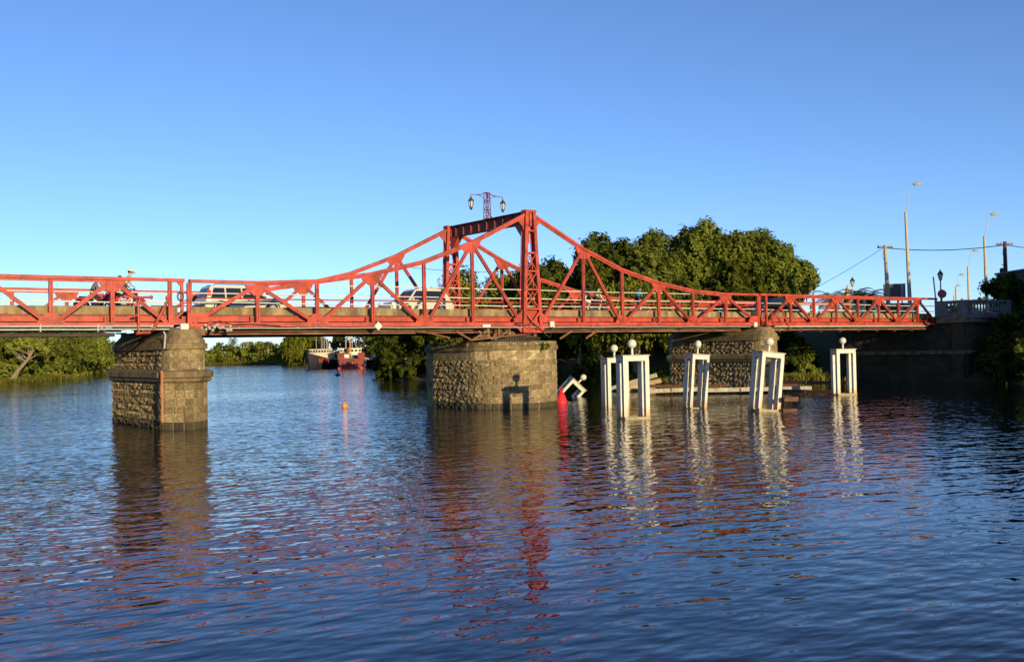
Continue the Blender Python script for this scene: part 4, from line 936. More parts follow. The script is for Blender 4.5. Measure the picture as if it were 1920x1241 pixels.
street_light('tallest street light, with a curved arm above the right span', (52.68, 10.3, 4.9), 17.8, arm(1.15), 1.0, -.03)
street_light('dark-footed street light rising from behind the right bank bushes', (68.1, 11.3, 4.9), 16.1, arm(1.1), 1.0, -.015)
street_light('pale street light third nearest along the avenue', (109.5, 36.5, 4.9), 16.4, arm(1.2), 1.1, -.01)
street_light('thin distant street light fourth along the avenue', (155.3, 64.9, 4.9), 16.2, arm(1.2), 1.2)
street_light('farthest and smallest street light along the avenue', (202.0, 92.4, 4.9), 16.8, arm(1.2), 1.3)
def util_pole(label, base, ztop, mat, lean):
    t = thing('utility_pole', label, 'utility pole', base, 0, 'wooden utility poles'); h = ztop-base[2]
    MB().tube([(0, 0, 0), (lean, 0, h)], [.22, .15], 10).build('pole', mat, t, True, local=True)
    MB().box((lean, 0, h-.25), (1.5, .12, .12), Matrix.Rotation(-.6, 3, 'Z')).build('crossarm', RUST, t, local=True)
    for k in (-.65, -.35, .35, .65): MB().lathe([(.04, 0), (.07, .05), (.05, .12), (.02, .16)], (lean+k*math.cos(-.6), k*math.sin(-.6), h-.19), 8).build('insulator', PLASTER, t, local=True)
    MB().tube([(lean-.25, 0, h-1.5), (lean-.4, 0, h-1.1), (lean-.3, 0, h-.6)], .02, 5).build('drop_wire', BLACKPL, t, local=True)
    return t
util_pole('pale leaning wooden utility pole left of the tallest street light', (53.8, 13.3, 4.9), 12.5, pmat('pale_wood_pole', (.36, .32, .22), .9, .2, 3), -.35)
u2 = util_pole('dark wooden utility pole with a transformer at the right edge', (56.9, 3.4, 4.9), 12.0, pmat('dark_wood_pole', (.06, .05, .04), .9, .2, 3), 0)
MB().lathe([(.16, 0), (.2, .05), (.2, .6), (.1, .7)], (-.42, .1, 4.0), 12).build('transformer', DARKST, u2, local=True); MB().box((-.2, .05, 5.0), (.5, .08, .08)).build('bracket', DARKST, u2, local=True); MB().box((0, 0, 3.6), (.5, .3, .12)).build('bracket', DARKST, u2, local=True)
WIRE = pmat('black_wire', (.02, .02, .02), .6, .1)
def wire(label, pts, sag, r=.028):
    P = []
    for a, c in zip(pts[:-1], pts[1:]):
        a, c = Vector(a), Vector(c)
        for k in range(13): t_ = k/12; P.append(a.lerp(c, t_)-Vector((0, 0, sag*4*t_*(1-t_))))
    o = MB().tube(P, r, 5).build('overhead_wire', WIRE, None, loc=P[0]); tag(o, label, 'wire', 'overhead wires')
wire('thick black cable spanning between the two utility poles', [(53.5, 13.3, 12.2), (56.9, 3.4, 11.7)], .35, .04)
wire('thin stay wire sloping down from the pale pole to the big trees', [(53.3, 13.4, 12.2), (47.5, 22.5, 6.5)], .25, .022)
wire('black cable leaving the dark pole towards the right edge', [(56.9, 3.4, 11.7), (64, -6, 11.0)], .5, .035)
wire('thin lower wire leaving the dark pole towards the right edge', [(56.9, 3.4, 9.0), (64, -6, 8.6)], .3, .02)
wire('thin distant wire seen through the left truss panels of the swing span', [(28.5, 62, 13.4), (50, 60, 13.6)], .5, .03)
t = thing('billboard', 'dark blue-grey billboard behind the right span', 'billboard', (72.1, 24.5, 4.9), R(-36.5))
MB().box((0, 0, 4.0), (2.5, .15, 1.9)).build('panel', pmat('billboard_back', (.05, .06, .075), .7, .1), t, local=True)
for x in (-.9, .9): MB().box((x, .12, 2.4), (.12, .1, 4.9)).build('post', DARKST, t, local=True)
MB().box((0, -.09, 4.97), (2.56, .06, .06)).build('frame', GREYPL, t, local=True); MB().box((.85, -.09, 4.0), (.3, .03, 1.8)).build('frame', GREYPL, t, local=True)
t = thing('kiosk', 'low dark kiosk building under the billboard', 'building', (67.0, 20.8, 4.9), R(-36.5))
MB().box((0, 0, 1.15), (3.4, 2.6, 2.3)).build('wall', pmat('kiosk_wall', (.06, .065, .075), .8, .15), t, local=True)
MB().box((0, 0, 2.38), (3.8, 3.0, .16)).build('roof', DARKST, t, local=True); MB().box((-.9, -1.32, 1.35), (1.0, .05, .8)).build('window', GLASS, t, local=True); MB().box((.8, -1.32, 1.0), (.8, .05, 1.9)).build('door', GREYPL, t, local=True)
t = thing('house', 'shaded grey house behind the dark pole at the right edge', 'house', (58.0, -1.6, 4.4), R(-36.5))
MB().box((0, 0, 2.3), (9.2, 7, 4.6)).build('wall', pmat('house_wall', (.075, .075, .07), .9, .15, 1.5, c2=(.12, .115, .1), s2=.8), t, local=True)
MB().box((0, 0, 4.68), (9.5, 7.3, .16)).build('roof', pmat('roof_slab', (.14, .13, .12), .9), t, local=True)
for x in (-2.6, 1.4):
    w_ = MB().box((x, -3.53, 2.6), (1.2, .08, 1.3)).build('window', GLASS, t, local=True); MB().box((x, -3.6, 1.88), (1.4, .16, .1)).build('sill', PLASTER, w_, local=True)
MB().box((-.7, -3.54, 1.4), (1.0, .08, 2.2)).build('door', MAROON, t, local=True)
t = thing('obelisk', 'slender orange and white pointed obelisk on a pale plinth', 'monument', (69.4, 29.0, 4.9))
MB().lathe([(.62, 2.0), (.42, 3.4), (.02, 5.1)], (0, 0, 0), 4, ph=.5).build('shaft', pmat('orange_plaster', (.62, .30, .10), .8, .1), t, local=True)
MB().lathe([(.2, 4.3), (.02, 5.2)], (.12, -.1, 0), 4, ph=.5).build('tip', PLASTER, t, local=True)
MB().box((0, 0, 1.0), (2.0, 2.0, 2.0)).build('plinth', pmat('cream_plaster', (.6, .5, .32), .85, .1), t, local=True)
t = thing('gate_pier', 'cream masonry pier standing behind the far railing', 'masonry pier', (47.5, 12.2, 4.9))
MB().box((0, 0, .85), (.75, .75, 1.7)).build('shaft', pmat('cream_plaster', (.6, .5, .32)), t, local=True); MB().box((0, 0, 1.75), (.95, .95, .12)).build('cap', PLASTER, t, local=True)
t = thing('marker_post', 'thin leaning white post left of the round sign', 'post', (46.35, 3.8, 5.0))
MB().tube([(0, 0, 0), (-.35, .1, 3.5)], .06, 8).build('post', WHITE, t, True, local=True); MB().lathe([(.065, 0), (.06, .05), (.01, .08)], (-.35, .1, 3.5), 8).build('cap', WHITE, t, local=True)
MB().tube([(0, 0, 0), (0, 0, 0.2)], .12, 8).build('foot', CONC, t, local=True)

# ================================================================ BOATS
def ship(label, loc, rz, Ln, beam, hullmat, topmat, redpanels):
    t = thing('fishing_boat', label, 'boat', loc, rz, 'boats moored at the quay')
    st = []
    for k in range(13):
        u = k/12; x = -Ln/2+Ln*u; full = (1-max(0, (u-.55)/.45)**2.2); hb = beam/2*max(.03, full)*(.9+.1*min(1, u*4)); sh = 1.9+1.5*max(0, (u-.45)/.55)**1.8+.35*max(0, .25-u)*2
        st.append((x, hb, sh))
    b = MB(); n = 7
    for x, hb, sh in st:
        u = (x+Ln/2)/Ln; xx = x+.6*max(0, u-.8)*5*0
        for y, z in ((-hb, sh), (-hb*.96, sh*.5), (-hb*.8, 0), (0, -.9), (hb*.8, 0), (hb*.96, sh*.5), (hb, sh)): b.v.append((xx+(z/sh)*.9*max(0, (u-.7)/.3), y, z))
    for k in range(12):
        for j in range(n-1): b.f.append((k*n+j, k*n+j+1, (k+1)*n+j+1, (k+1)*n+j))
    b.f.append(tuple(range(n))); b.f.append(tuple(12*n+j for j in range(n))[::-1])
    hull = b.build('hull', hullmat, t, True, local=True)
    b = MB(); b.add([(x, -hb*.96, sh-.55) for x, hb, sh in st]+[(x, hb*.96, sh-.55) for x, hb, sh in st], [(k, k+1, 13+k+1, 13+k) for k in range(12)]); b.build('deck', pmat('deck_red', (.20, .06, .04), .8), t, local=True)
    MB().tube([(x+.9*max(0, ((x+Ln/2)/Ln-.7)/.3), -hb, sh) for x, hb, sh in st]+[(x+.9*max(0, ((x+Ln/2)/Ln-.7)/.3), hb, sh) for x, hb, sh in st[::-1]], .09, 6).build('gunwale', topmat, hull, local=True)
    WH = pmat('ship_cream', (.66, .60, .44), .6, .12, 2, c2=(.4, .25, .14), s2=2, t2=.68)
    MB().box((-.6, 0, 2.2), (4.0, beam*.72, 1.6)).build('deckhouse', WH, t, local=True)
    MB().box((.1, 0, 3.55), (2.4, beam*.78, 1.3)).build('wheelhouse', WH, t, local=True)
    MB().box((.1, 0, 4.24), (2.8, beam*.86, .1)).build('wheelhouse_roof', WH, t, local=True)
    for s in (-1.21, 1.21):
        for k in range(6): MB().box((.1+s, -beam*.33+k*beam*.66/5, 3.75), (.04, beam*.085, .42)).build('window', GLASS, t, local=True)
    for sy in (-1, 1):
        for k in range(3): MB().box((-.6+k*.7, sy*beam*.392, 3.75), (.42, .04, .42)).build('window', GLASS, t, local=True)
    rr = random.Random(int(Ln*10))
    for k, (x, y, h) in enumerate(((-.2, -1.2, 3.0), (-.4, .1, 4.2), (.3, 1.0, 2.4), (-1.2, .9, 3.3), (-.9, -.4, 2.0))):
        MB().tube([(x, y, 4.2), (x, y, 4.2+h)], [.07, .04], 6).tube([(x, y-.5, 4.2+h*.7), (x, y+.5, 4.2+h*.7)], .03, 5).build('mast', PLASTER, t, local=True)
    for z in np.arange(4.6, 8.2, .45): MB().box((-.55, 0, z), (.05, .5, .05)).build('mast_rung', PLASTER, t, local=True)
    MB().tube([(-3.2, 0, 1.5), (-3.4, 0, 6.0)], .12, 8).tube([(-3.4, 0, 5.6), (-5.4, .6, 3.2)], .08, 6).build('derrick', pmat('rusty_orange', (.36, .14, .06), .8, .2), t, local=True)
    MB().lathe([(.35, 0), (.35, 1.3), (.3, 1.35)], (-2.2, .6, 3.0), 12).build('funnel', MAROON, t, local=True)
    for k in range(4): MB().tube([(-2.6+.5*k, -.9+.3*k, 8.0-.6*k), (2.9+.2*k, -.5+.3*k, 3.2)], .015, 4).build('rigging', WIRE, t, local=True)
    for k in range(10):
        x = rr.uniform(-4.2, -2.4); MB().box((x, rr.uniform(-1.6, 1.6), 1.75+rr.uniform(0, .5)), (rr.uniform(.4, .9), rr.uniform(.4, .8), rr.uniform(.3, .8)), Matrix.Rotation(rr.uniform(0, 3), 3, 'Z')).build('deck_gear', rr.choice([WH, MAROON, WOODW, pmat('rusty_orange', (.36, .14, .06)), GREYPL]), t, local=True)
    return t, st
BHULL = pmat('navy_hull', (.010, .012, .018), .6, .2, 1.5, c2=(.20, .04, .03), s2=.6, t2=.66, w2=.06)
RHULL = pmat('red_hull', (.21, .03, .022), .7, .25, 1.5, c2=(.11, .025, .02), s2=.9, t2=.52, w2=.2)
t, st = ship('dark-hulled fishing boat with cream wheelhouse, bow towards camera, left of the pair', (66.2, 163.0, 0), math.atan2(-.60, -.80), 10.5, 5.2, BHULL, MAROON, True)
for s in (-1, 1):
    for x0, x1 in ((1.2, 2.6), (2.9, 4.2)):
        MB().box(((x0+x1)/2+.2, s*(2.62 if x0 < 2 else 2.0), 1.75), (x1-x0, .1, 1.0), Matrix.Rotation(-s*(.25 if x0 < 2 else .55), 3, 'Z')).build('bulwark_panel', RHULL, t, local=True)
t, st = ship('red-hulled fishing boat seen from the stern, right of the pair', (68.6, 153.5, 0), math.atan2(.90, .44), 12.0, 5.9, RHULL, RHULL, False)
for s in (-1, 1): MB().box((-5.9, s*2.1, 2.6), (.5, 1.4, 1.5)).build('stern_gallows', RHULL, t, local=True)
YEL = pmat('yellow_paint', (.7, .45, .05), .6, .1)
for k in range(5): MB().bar((-6.05, -.9+.3*k, 1.0+.1*(k % 2)), (-6.05, -.75+.3*k, 1.35-.25*(k % 2)), .07, .03, side=(1, 0, 0)).build('hull_mark', YEL, t, local=True)
MB().box((-5.9, 0, .12), (.9, 5.6, .3)).build('rubbing_band', pmat('bright_red', (.36, .03, .025), .5, .1), t, local=True)
t = thing('quay', 'pale concrete quay with a dark opening behind the red boat', 'quay', (74.0, 148.5, 0), R(-36))
MB().box((1.0, 1.5, 1.95), (11, 5, .5)).build('quay_deck', pmat('quay_concrete', (.42, .36, .24), .9, .2), t, local=True)
for x in (-4.2, 0, 4.5): MB().box((x, -.6, .6), (.9, .7, 2.2)).build('quay_pile', pmat('quay_concrete', (.42, .36, .24)), t, local=True)
MB().box((1.0, 3.5, .5), (11, .3, 2.4)).build('back_wall', DARKST, t, local=True)
for k, (x, w_, m_) in enumerate(((-3.5, 1.4, MAROON), (-2.2, .7, PLASTER), (1.8, 1.6, MAROON))): MB().box((x, .5, 2.45), (w_, .9, .5)).build('stacked_goods', m_, t, local=True)
t = thing('quay_crane', 'black crane tower standing behind the red boat', 'crane', (79.0, 168.0, 1.0), R(-36))
for sx in (-1, 1):
    for sy in (-1, 1): MB().bar((sx*.7, sy*.7, 0), (sx*.55, sy*.55, 6.4), .18, .18).build('crane_leg', DARKST, t, local=True)
for z in (1.5, 3.0, 4.5): MB().bar((-.65, -.65, z), (.62, -.62, z+1.4), .1, .1).bar((.65, -.65, z), (-.62, -.62, z+1.4), .1, .1).build('crane_brace', DARKST, t, local=True)
MB().box((0, 0, 7.4), (1.8, 1.8, 1.9)).build('crane_cab', DARKST, t, local=True); MB().box((-.9, -.5, 7.6), (.05, .6, .7)).build('window', GLASS, t, local=True)
MB().bar((0, 0, 8.0), (-3.2, -.6, 5.4), .3, .3).build('crane_jib', GALV, t, local=True)

# ================================================================ VEGETATION
def leaves(P, N, size, rng, aspect=1.5, droop=None):
    n = len(P); N = N/np.linalg.norm(N, axis=1, keepdims=True)
    a = rng.normal(size=(n, 3))
    if droop is not None: a = a*.35+np.array([0, 0, -droop])
    u = np.cross(N, np.cross(a, N)); u /= np.linalg.norm(u, axis=1, keepdims=True)+1e-9; v = np.cross(N, u)
    s = size*rng.uniform(.65, 1.35, (n, 1)); k = .5
    V = np.stack([P-u*s*aspect*k, P+v*s*k+N*s*.12, P+u*s*aspect*k, P-v*s*k+N*s*.12], 1).reshape(-1, 3)
    return V, np.arange(4*n).reshape(-1, 4)
def crown_pts(lobes, n, rng, clump=.2, inner=.12):
    lobes = np.array(lobes, float); ar = (lobes[:, 3]*lobes[:, 4]*lobes[:, 5])**(2/3); ar /= ar.sum(); Ps = []; Ns = []
    for (x, y, z, rx, ry, rz), f in zip(lobes, ar):
        m_ = max(8, int(n*f)); K = max(6, int(m_/45)); d = rng.normal(size=(K, 3)); d[:, 2] = d[:, 2]*.9+.15; d /= np.linalg.norm(d, axis=1, keepdims=True)
        cc = d*rng.uniform(.72, 1.02, (K, 1)); i = rng.integers(0, K, m_); g = np.clip(rng.normal(size=(m_, 3)), -1.7, 1.7)*clump*rng.uniform(.6, 1.3, (K, 1))[i]
        q = cc[i]+g; ins = rng.random(m_) < inner; q[ins] *= rng.uniform(.2, .8, (ins.sum(), 1))
        Ps.append(q*[rx, ry, rz]+[x, y, z]); nn = d[i]*.7+g*3.0+rng.normal(size=(m_, 3))*.35+[0, 0, .15]; Ns.append(nn)
    return np.concatenate(Ps), np.concatenate(Ns)
def auto_lobes(H, rc, zb, k, rng):
    out = []; zc = (H+zb)/2; hz = (H-zb)/2
    for i in range(k):
        a = 2*math.pi*(i+rng.uniform(-.3, .3))/max(1, k-2); rr_ = rc*rng.uniform(.45, .74); s = rc*rng.uniform(.28, .46)
        out.append((rr_*math.cos(a), rr_*math.sin(a), zc+hz*rng.uniform(-.5, .35), s, s, s*hz/rc*1.25))
    out.append((0, 0, zc, rc*.55, rc*.55, hz*.7)); out.append((rng.uniform(-.2, .2)*rc, rng.uniform(-.2, .2)*rc, H-hz*.45, rc*.45, rc*.45, hz*.45))
    return out
def limb_mesh(H, zb, rc, lobes, r0, rng, lean=(0, 0)):
    b = MB(); top = Vector((lean[0], lean[1], max(zb+.3*(H-zb), .5)))
    mid = Vector((lean[0]*.4+rng.uniform(-.2, .2), lean[1]*.4+rng.uniform(-.2, .2), top.z*.5))
    b.tube([(0, 0, -.4), (0, 0, .15), mid, top], [r0*1.25, r0, r0*.8, r0*.55], 8)
    for l in lobes:
        e = Vector(l[:3]); s = mid.lerp(top, rng.uniform(.2, 1)); b.tube([s, s.lerp(e, .5)+Vector((0, 0, -.15*rc*rng.random())), e], [r0*.42, r0*.26, r0*.08], 6)
    return b
def gh(x, y): return float(ground_h(np.array([[x, y]], float))[0])
TREES = []
def tree(name, label, xy, H, rc, zb, mat, n, size, seed, group, bark=BARK, lobes=None, k=8, r0=None, cat='tree', z0=None, lean=(0, 0), clump=.2, squash=(1, 1)):
    rng = np.random.default_rng(seed); z = gh(*xy) if z0 is None else z0
    t = thing(name, label, cat, (xy[0], xy[1], z), 0, group)
    lb = lobes or auto_lobes(H, rc, zb, k, rng)
    lb = [(l[0]*squash[0]+lean[0], l[1]*squash[1]+lean[1], *l[2:]) for l in lb]
    limb_mesh(H, zb, rc, lb, r0 or (.035*H+.05), rng, lean).build('trunk', bark, t, True, local=True)
    P, N = crown_pts(lb, n, rng, clump); V, F = leaves(P, N, size, rng); npmesh('crown', V, F, mat, t)
    return t
G1 = 'big broadleaf trees behind the bridge'
def bigtree(label, xy, H, rc, zb, n, seed, mat=LEAF_A, size=.25, k=13): return tree('broadleaf_tree', label, xy, H-gh(*xy), rc, zb, mat, int(n*1.7), size, seed, G1, k=k, clump=.17)
bigtree('leftmost tree of the big grove, dark and touching the truss slope', (41.3, 40.0), 15.7, 4.2, 2.2, 17000, 1, LEAF_B)
bigtree('second tree of the big grove, darker green, left of the tallest crowns', (45.4, 36.8), 15.9, 4.0, 2.6, 17000, 2, LEAF_A)
bigtree('tallest rounded tree in the middle of the big grove', (49.6, 33.6), 16.9, 3.9, 3.0, 17000, 3)
bigtree('broad yellow-green tree right of the tallest crown in the grove', (53.6, 30.4), 15.9, 4.5, 3.4, 19000, 4)
bigtree('rightmost low-spreading tree of the big grove against open sky', (57.0, 28.0), 14.2, 3.7, 2.2, 17000, 5)
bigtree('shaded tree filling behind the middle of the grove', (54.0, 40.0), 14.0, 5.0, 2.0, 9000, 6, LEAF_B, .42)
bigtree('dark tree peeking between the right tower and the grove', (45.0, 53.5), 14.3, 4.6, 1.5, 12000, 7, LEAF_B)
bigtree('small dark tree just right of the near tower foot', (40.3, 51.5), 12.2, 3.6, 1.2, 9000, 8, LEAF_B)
G2 = 'bank trees right of the channel'
tree('bushy_tree', 'yellow-green airy bush tree behind the far tower', (32.8, 57.5), 9.0, 4.2, .6, LEAF_C, 9000, .28, 11, G2, k=7)
tree('bushy_tree', 'yellow-green bush tree right of the far tower base', (37.0, 54.0), 7.4, 3.8, .4, LEAF_C, 8000, .28, 12, G2, k=7)
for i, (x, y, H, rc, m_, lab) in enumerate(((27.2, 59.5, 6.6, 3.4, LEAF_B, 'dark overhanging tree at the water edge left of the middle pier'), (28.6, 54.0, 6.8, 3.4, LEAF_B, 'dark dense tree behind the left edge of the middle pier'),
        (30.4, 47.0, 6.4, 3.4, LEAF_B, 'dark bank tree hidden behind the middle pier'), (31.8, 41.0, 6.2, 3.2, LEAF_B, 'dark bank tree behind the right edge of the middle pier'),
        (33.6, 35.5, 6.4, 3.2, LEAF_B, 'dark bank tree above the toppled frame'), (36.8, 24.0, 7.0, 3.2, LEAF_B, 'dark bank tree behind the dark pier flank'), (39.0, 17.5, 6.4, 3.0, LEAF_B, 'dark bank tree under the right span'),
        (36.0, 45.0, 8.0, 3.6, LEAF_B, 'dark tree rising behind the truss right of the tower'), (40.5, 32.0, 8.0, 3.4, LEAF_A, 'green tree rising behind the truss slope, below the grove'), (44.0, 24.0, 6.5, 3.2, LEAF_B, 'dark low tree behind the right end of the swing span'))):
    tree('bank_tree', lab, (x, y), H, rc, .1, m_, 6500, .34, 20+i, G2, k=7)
def willow(label, xy, H, rc, mat, n, seed, drop=(1.5, 4.), z0=None, size=.2, group=G2, lean=(0, 0)):
    rng = np.random.default_rng(seed); z = gh(*xy) if z0 is None else z0
    t = thing('willow_tree', label, 'tree', (*xy, z), 0, group)
    lb = auto_lobes(H, rc, H*.45, 7, rng); limb_mesh(H, H*.3, rc, lb, .05*H, rng).build('trunk', PALEBARK, t, True, local=True)
    a = rng.uniform(0, 2*np.pi, n); r = rc*np.sqrt(rng.uniform(.05, 1, n)); st = np.column_stack([r*np.cos(a), r*np.sin(a), H*(.62+.36*np.sqrt(np.clip(1-(r/rc)**2, 0, 1)))+rng.normal(size=n)*.15*H*.5])
    ln = rng.uniform(*drop, n); Ps = []; K = 14
    for k in range(K):
        f = k/K; Ps.append(st+np.column_stack([np.cos(a)*.5*f+rng.normal(size=n)*.06, np.sin(a)*.5*f+rng.normal(size=n)*.06, -ln*f]))
    P = np.concatenate(Ps); P = P[P[:, 2]+z > .12]; N = rng.normal(size=P.shape)+[0, 0, .1]; V, F = leaves(P, N, size, rng, 2.6, 1.); npmesh('crown', V, F, mat, t); return t
willow('bright weeping willow hanging over the water below the swing span', (33.4, 27.0), 8.2, 4.2, LEAF_C, 900, 31, (2., 4.6))
willow('smaller willow beside the bright one, above the toppled frame', (33.2, 32.0), 6.8, 2.8, LEAF_C, 420, 32, (1.5, 3.5))
willow('large rounded willow on the far bank left of the boats', (99.5, 243.0), 8.6, 6.4, LEAF_C, 1100, 33, (2.5, 6.), size=.5, group='far bank trees')
# right bank, shaded bushes and the trees outside the frame that shade them
G3 = 'bushes and trees on the right bank'
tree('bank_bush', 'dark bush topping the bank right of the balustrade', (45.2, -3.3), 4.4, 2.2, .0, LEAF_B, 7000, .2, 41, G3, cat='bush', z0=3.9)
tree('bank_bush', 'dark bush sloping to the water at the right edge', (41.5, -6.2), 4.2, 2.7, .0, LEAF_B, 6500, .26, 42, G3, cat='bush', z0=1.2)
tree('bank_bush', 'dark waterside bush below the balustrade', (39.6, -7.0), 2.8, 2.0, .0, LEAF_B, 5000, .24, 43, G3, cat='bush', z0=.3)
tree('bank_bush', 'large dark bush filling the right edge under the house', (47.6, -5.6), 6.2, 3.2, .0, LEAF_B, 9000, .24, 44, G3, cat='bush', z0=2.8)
tree('bank_bush', 'sunlit overhanging branch bush at the right edge', (35.2, -10.6), 3.5, 1.5, .9, LEAF_D, 2200, .17, 45, G3, cat='bush', z0=.0, lean=(-1.9, -.1))
for i, (x, y, H, rc) in enumerate(((39.5, -16.5, 10.0, 3.6), (44.5, -19.0, 11.5, 4.2), (50.5, -22.0, 12.0, 4.6), (57.5, -22.0, 12.5, 4.8), (38.8, -27.5, 9.0, 3.4), (44.5, -30.0, 12.0, 4.6), (65.5, -24.0, 13.0, 5.2), (42.6, -13.2, 6.4, 2.9), (36.8, -14.6, 6.2, 2.6))):
    tree('bank_tree', ['first', 'second', 'third', 'fourth', 'fifth', 'sixth', 'seventh', 'eighth', 'ninth'][i]+' tall tree on the right bank outside the view, shading the abutment', (x, y), H, rc, .3, LEAF_B, 4200, .55, 60+i, G3, k=8)
# left bank
G4 = 'trees along the left bank'
LB = [(-11.5, 112, 7.5, 4.4, 'leftmost low tree on the left bank'), (-4.6, 121.5, 7.6, 4.6, 'round green tree right of the pale leaning trunk'), (.8, 131, 7.8, 4.6, 'second round green tree along the left bank'), (6.2, 141.5, 8.4, 4.8, 'third green tree along the left bank'),
      (11, 154, 8.6, 5.0, 'fourth green tree along the left bank'), (17, 170, 9.4, 5.2, 'fifth tree along the left bank, near the pier edge'), (23, 188, 10.2, 5.6, 'sixth tree along the left bank, touching the pier'), (30, 212, 11, 6.0, 'farthest tree of the left bank behind the pier'),
      (-16, 121, 9.4, 5.2, 'taller back-row tree at the left edge'), (-9, 132, 10.2, 5.4, 'taller back-row tree peeking above the deck'), (-2, 146, 10.0, 5.4, 'back-row tree behind the second green tree'), (5, 160, 10.6, 5.6, 'back-row tree behind the fourth green tree'), (12, 180, 11.5, 5.8, 'back-row tree behind the fifth tree')]
for i, (x, y, H, rc, lab) in enumerate(LB):
    tree('bank_tree', lab, (x, y), H, rc, -.3, LEAF_D if i % 4 != 3 else LEAF_A, 9000, .34, 80+i, G4, bark=PALEBARK, k=9, clump=.17)
tr = thing('dead_tree', 'pale bare leaning trunk with forked branches on the left bank', 'tree', (-5.4, 114.0, .4), 0, G4)
MB().tube([(0, 0, -.3), (.9, -.3, 1.2), (2.2, -.6, 2.8), (2.9, -.9, 4.2)], [.34, .28, .22, .16], 8).tube([(.6, 0, 0), (1.1, -.3, 1.3)], [.2, .16], 8).build('trunk', PALEBARK, tr, True, local=True)
rr = random.Random(9)
for k in range(14):
    s = Vector((2.9, -.9, 4.2)).lerp(Vector((1.9, -.5, 2.4)), rr.random()); p1 = s+Vector((rr.uniform(-1.6, 1.6), rr.uniform(-.7, .3), rr.uniform(.4, 1.5))); p2 = p1+Vector((rr.uniform(-1, 1), rr.uniform(-.5, .3), rr.uniform(-.2, .9)))
    MB().tube([s, p1, p2], [.11, .07, .02], 6).build('branch', PALEBARK, tr, True, local=True)
P, N = crown_pts([(2.6, -.3, 5.2, 2.2, 1.8, 1.1), (.9, .4, 4.6, 1.5, 1.4, .8), (4.2, 0, 4.4, 1.4, 1.4, .9)], 3800, np.random.default_rng(3), .17); V, F = leaves(P, N, .3, np.random.default_rng(4)); npmesh('crown', V, F, LEAF_D, tr)
tr['label'] = 'pale forked leaning tree trunk with a thin crown on the left bank'; tr.name = 'leaning_tree'
# far bank and right of the boats
G5 = 'far bank trees'
rngf = np.random.default_rng(5); k = 0
def smalltree(x, y, H, rc, mat, lab, seed, n=3200, size=.5): tree('far_tree', lab, (x, y), H, rc, -1.0, mat, n, size, seed, G5, k=7)
FBL = [(101, 323), (105, 318), (108.5, 308), (111, 299), (113, 290), (113.5, 281), (112, 272), (110, 263), (107, 255), (92, 323), (84, 316), (76, 305), (68, 293), (60, 280), (52, 268), (45, 250), (38, 232)]
FBN = [c+' tree of the far tree line, counted from the left pier towards the willow' for c in ('first', 'second', 'third', 'fourth', 'fifth', 'sixth', 'seventh', 'eighth', 'ninth')]+[c+' low tree of the far bank behind the left pier, counted leftwards' for c in ('first', 'second', 'third', 'fourth', 'fifth', 'sixth', 'seventh', 'eighth')]
for i, (x, y) in enumerate(FBL):
    smalltree(x+rngf.uniform(0, 2), y+rngf.uniform(0, 3), 6.4+rngf.uniform(-.9, 1.0), 5.8+rngf.uniform(-.6, .9), (LEAF_D, LEAF_A, LEAF_C)[i % 3], FBN[i], 200+i)
RB = [(86.5, 172, 8.4, 4.2, LEAF_D, 'green tree directly right of the red boat masts'), (90, 180, 10, 5, LEAF_A, 'tall green tree rising behind the red boat'), (84, 163, 7, 3.6, LEAF_E, 'reddish-leaved tree behind the quay'), (95, 190, 11, 5.4, LEAF_D, 'broad green tree behind the black crane'),
      (82, 155, 7.4, 3.4, LEAF_C, 'pale green round tree with a white trunk on the quay'), (88.5, 160, 9, 4.6, LEAF_E, 'brownish tree behind the quay, upper right of the boats'), (84, 146, 6.5, 3.6, LEAF_D, 'green tree right end of the quay'), (77, 126, 7, 4.2, LEAF_B, 'dark tree between quay and middle pier'), (67, 112, 7, 4.4, LEAF_B, 'dark green bank tree beyond the overhanging tree'), (98, 212, 11, 5.6, LEAF_B, 'dark tree behind the boats, right of the far willow'), (59, 96, 6.5, 4.2, LEAF_D, 'green bank tree behind the overhanging tree')]
for i, (x, y, H, rc, m_, lab) in enumerate(RB): tree('far_tree', lab, (x, y), H, rc, .8, m_, 3600, .42, 240+i, G5, bark=PALEBARK, k=7)
# palms
def palm(label, xy, H, fr, seed, n=30, group='palms', z0=None):
    rng = np.random.default_rng(seed); z = gh(*xy) if z0 is None else z0
    t = thing('palm_tree', label, 'palm', (*xy, z), 0, group)
    MB().tube([(0, 0, -.3), (.05, 0, H*.5), (0, 0, H)], [.38, .3, .34], 10).build('trunk', BARK, t, True, local=True)
    V = []; F = []
    for i in range(n):
        a = 2*math.pi*i*.381966; e = math.radians(75-100*(i/n)); ln = fr*rng.uniform(.85, 1.1); d = np.array([math.cos(a), math.sin(a)]); p = np.array([0., 0., H]); m_ = 9; sd = np.array([-math.sin(a), math.cos(a), 0])
        for k in range(m_):
            q = p+np.array([d[0]*math.cos(e), d[1]*math.cos(e), math.sin(e)])*ln/m_; w_ = .42*fr/3*math.sin(math.pi*(k+.7)/(m_+.7))+.05
            for s in (-1, 1):
                for h in range(3):
                    f0 = h/3; b0 = p+(q-p)*f0; b1 = p+(q-p)*(f0+.22); tip = b1+(q-p)*.9+sd*s*w_-np.array([0, 0, w_*.45]); j = len(V); V += [b0, b1, tip, tip-(q-p)*.12]; F.append((j, j+1, j+2, j+3))
            p = q; e -= math.radians(13)
    npmesh('crown', np.array(V), np.array(F), LEAF_P, t); return t
palm('left palm of the three behind the right span', (76.3, 36.3), 3.6, 3.0, 1)
palm('middle palm behind the lantern post', (65.9, 25.3), 3.5, 2.6, 2)
palm('right palm nearest the billboard', (62.7, 21.5), 3.0, 2.7, 3)
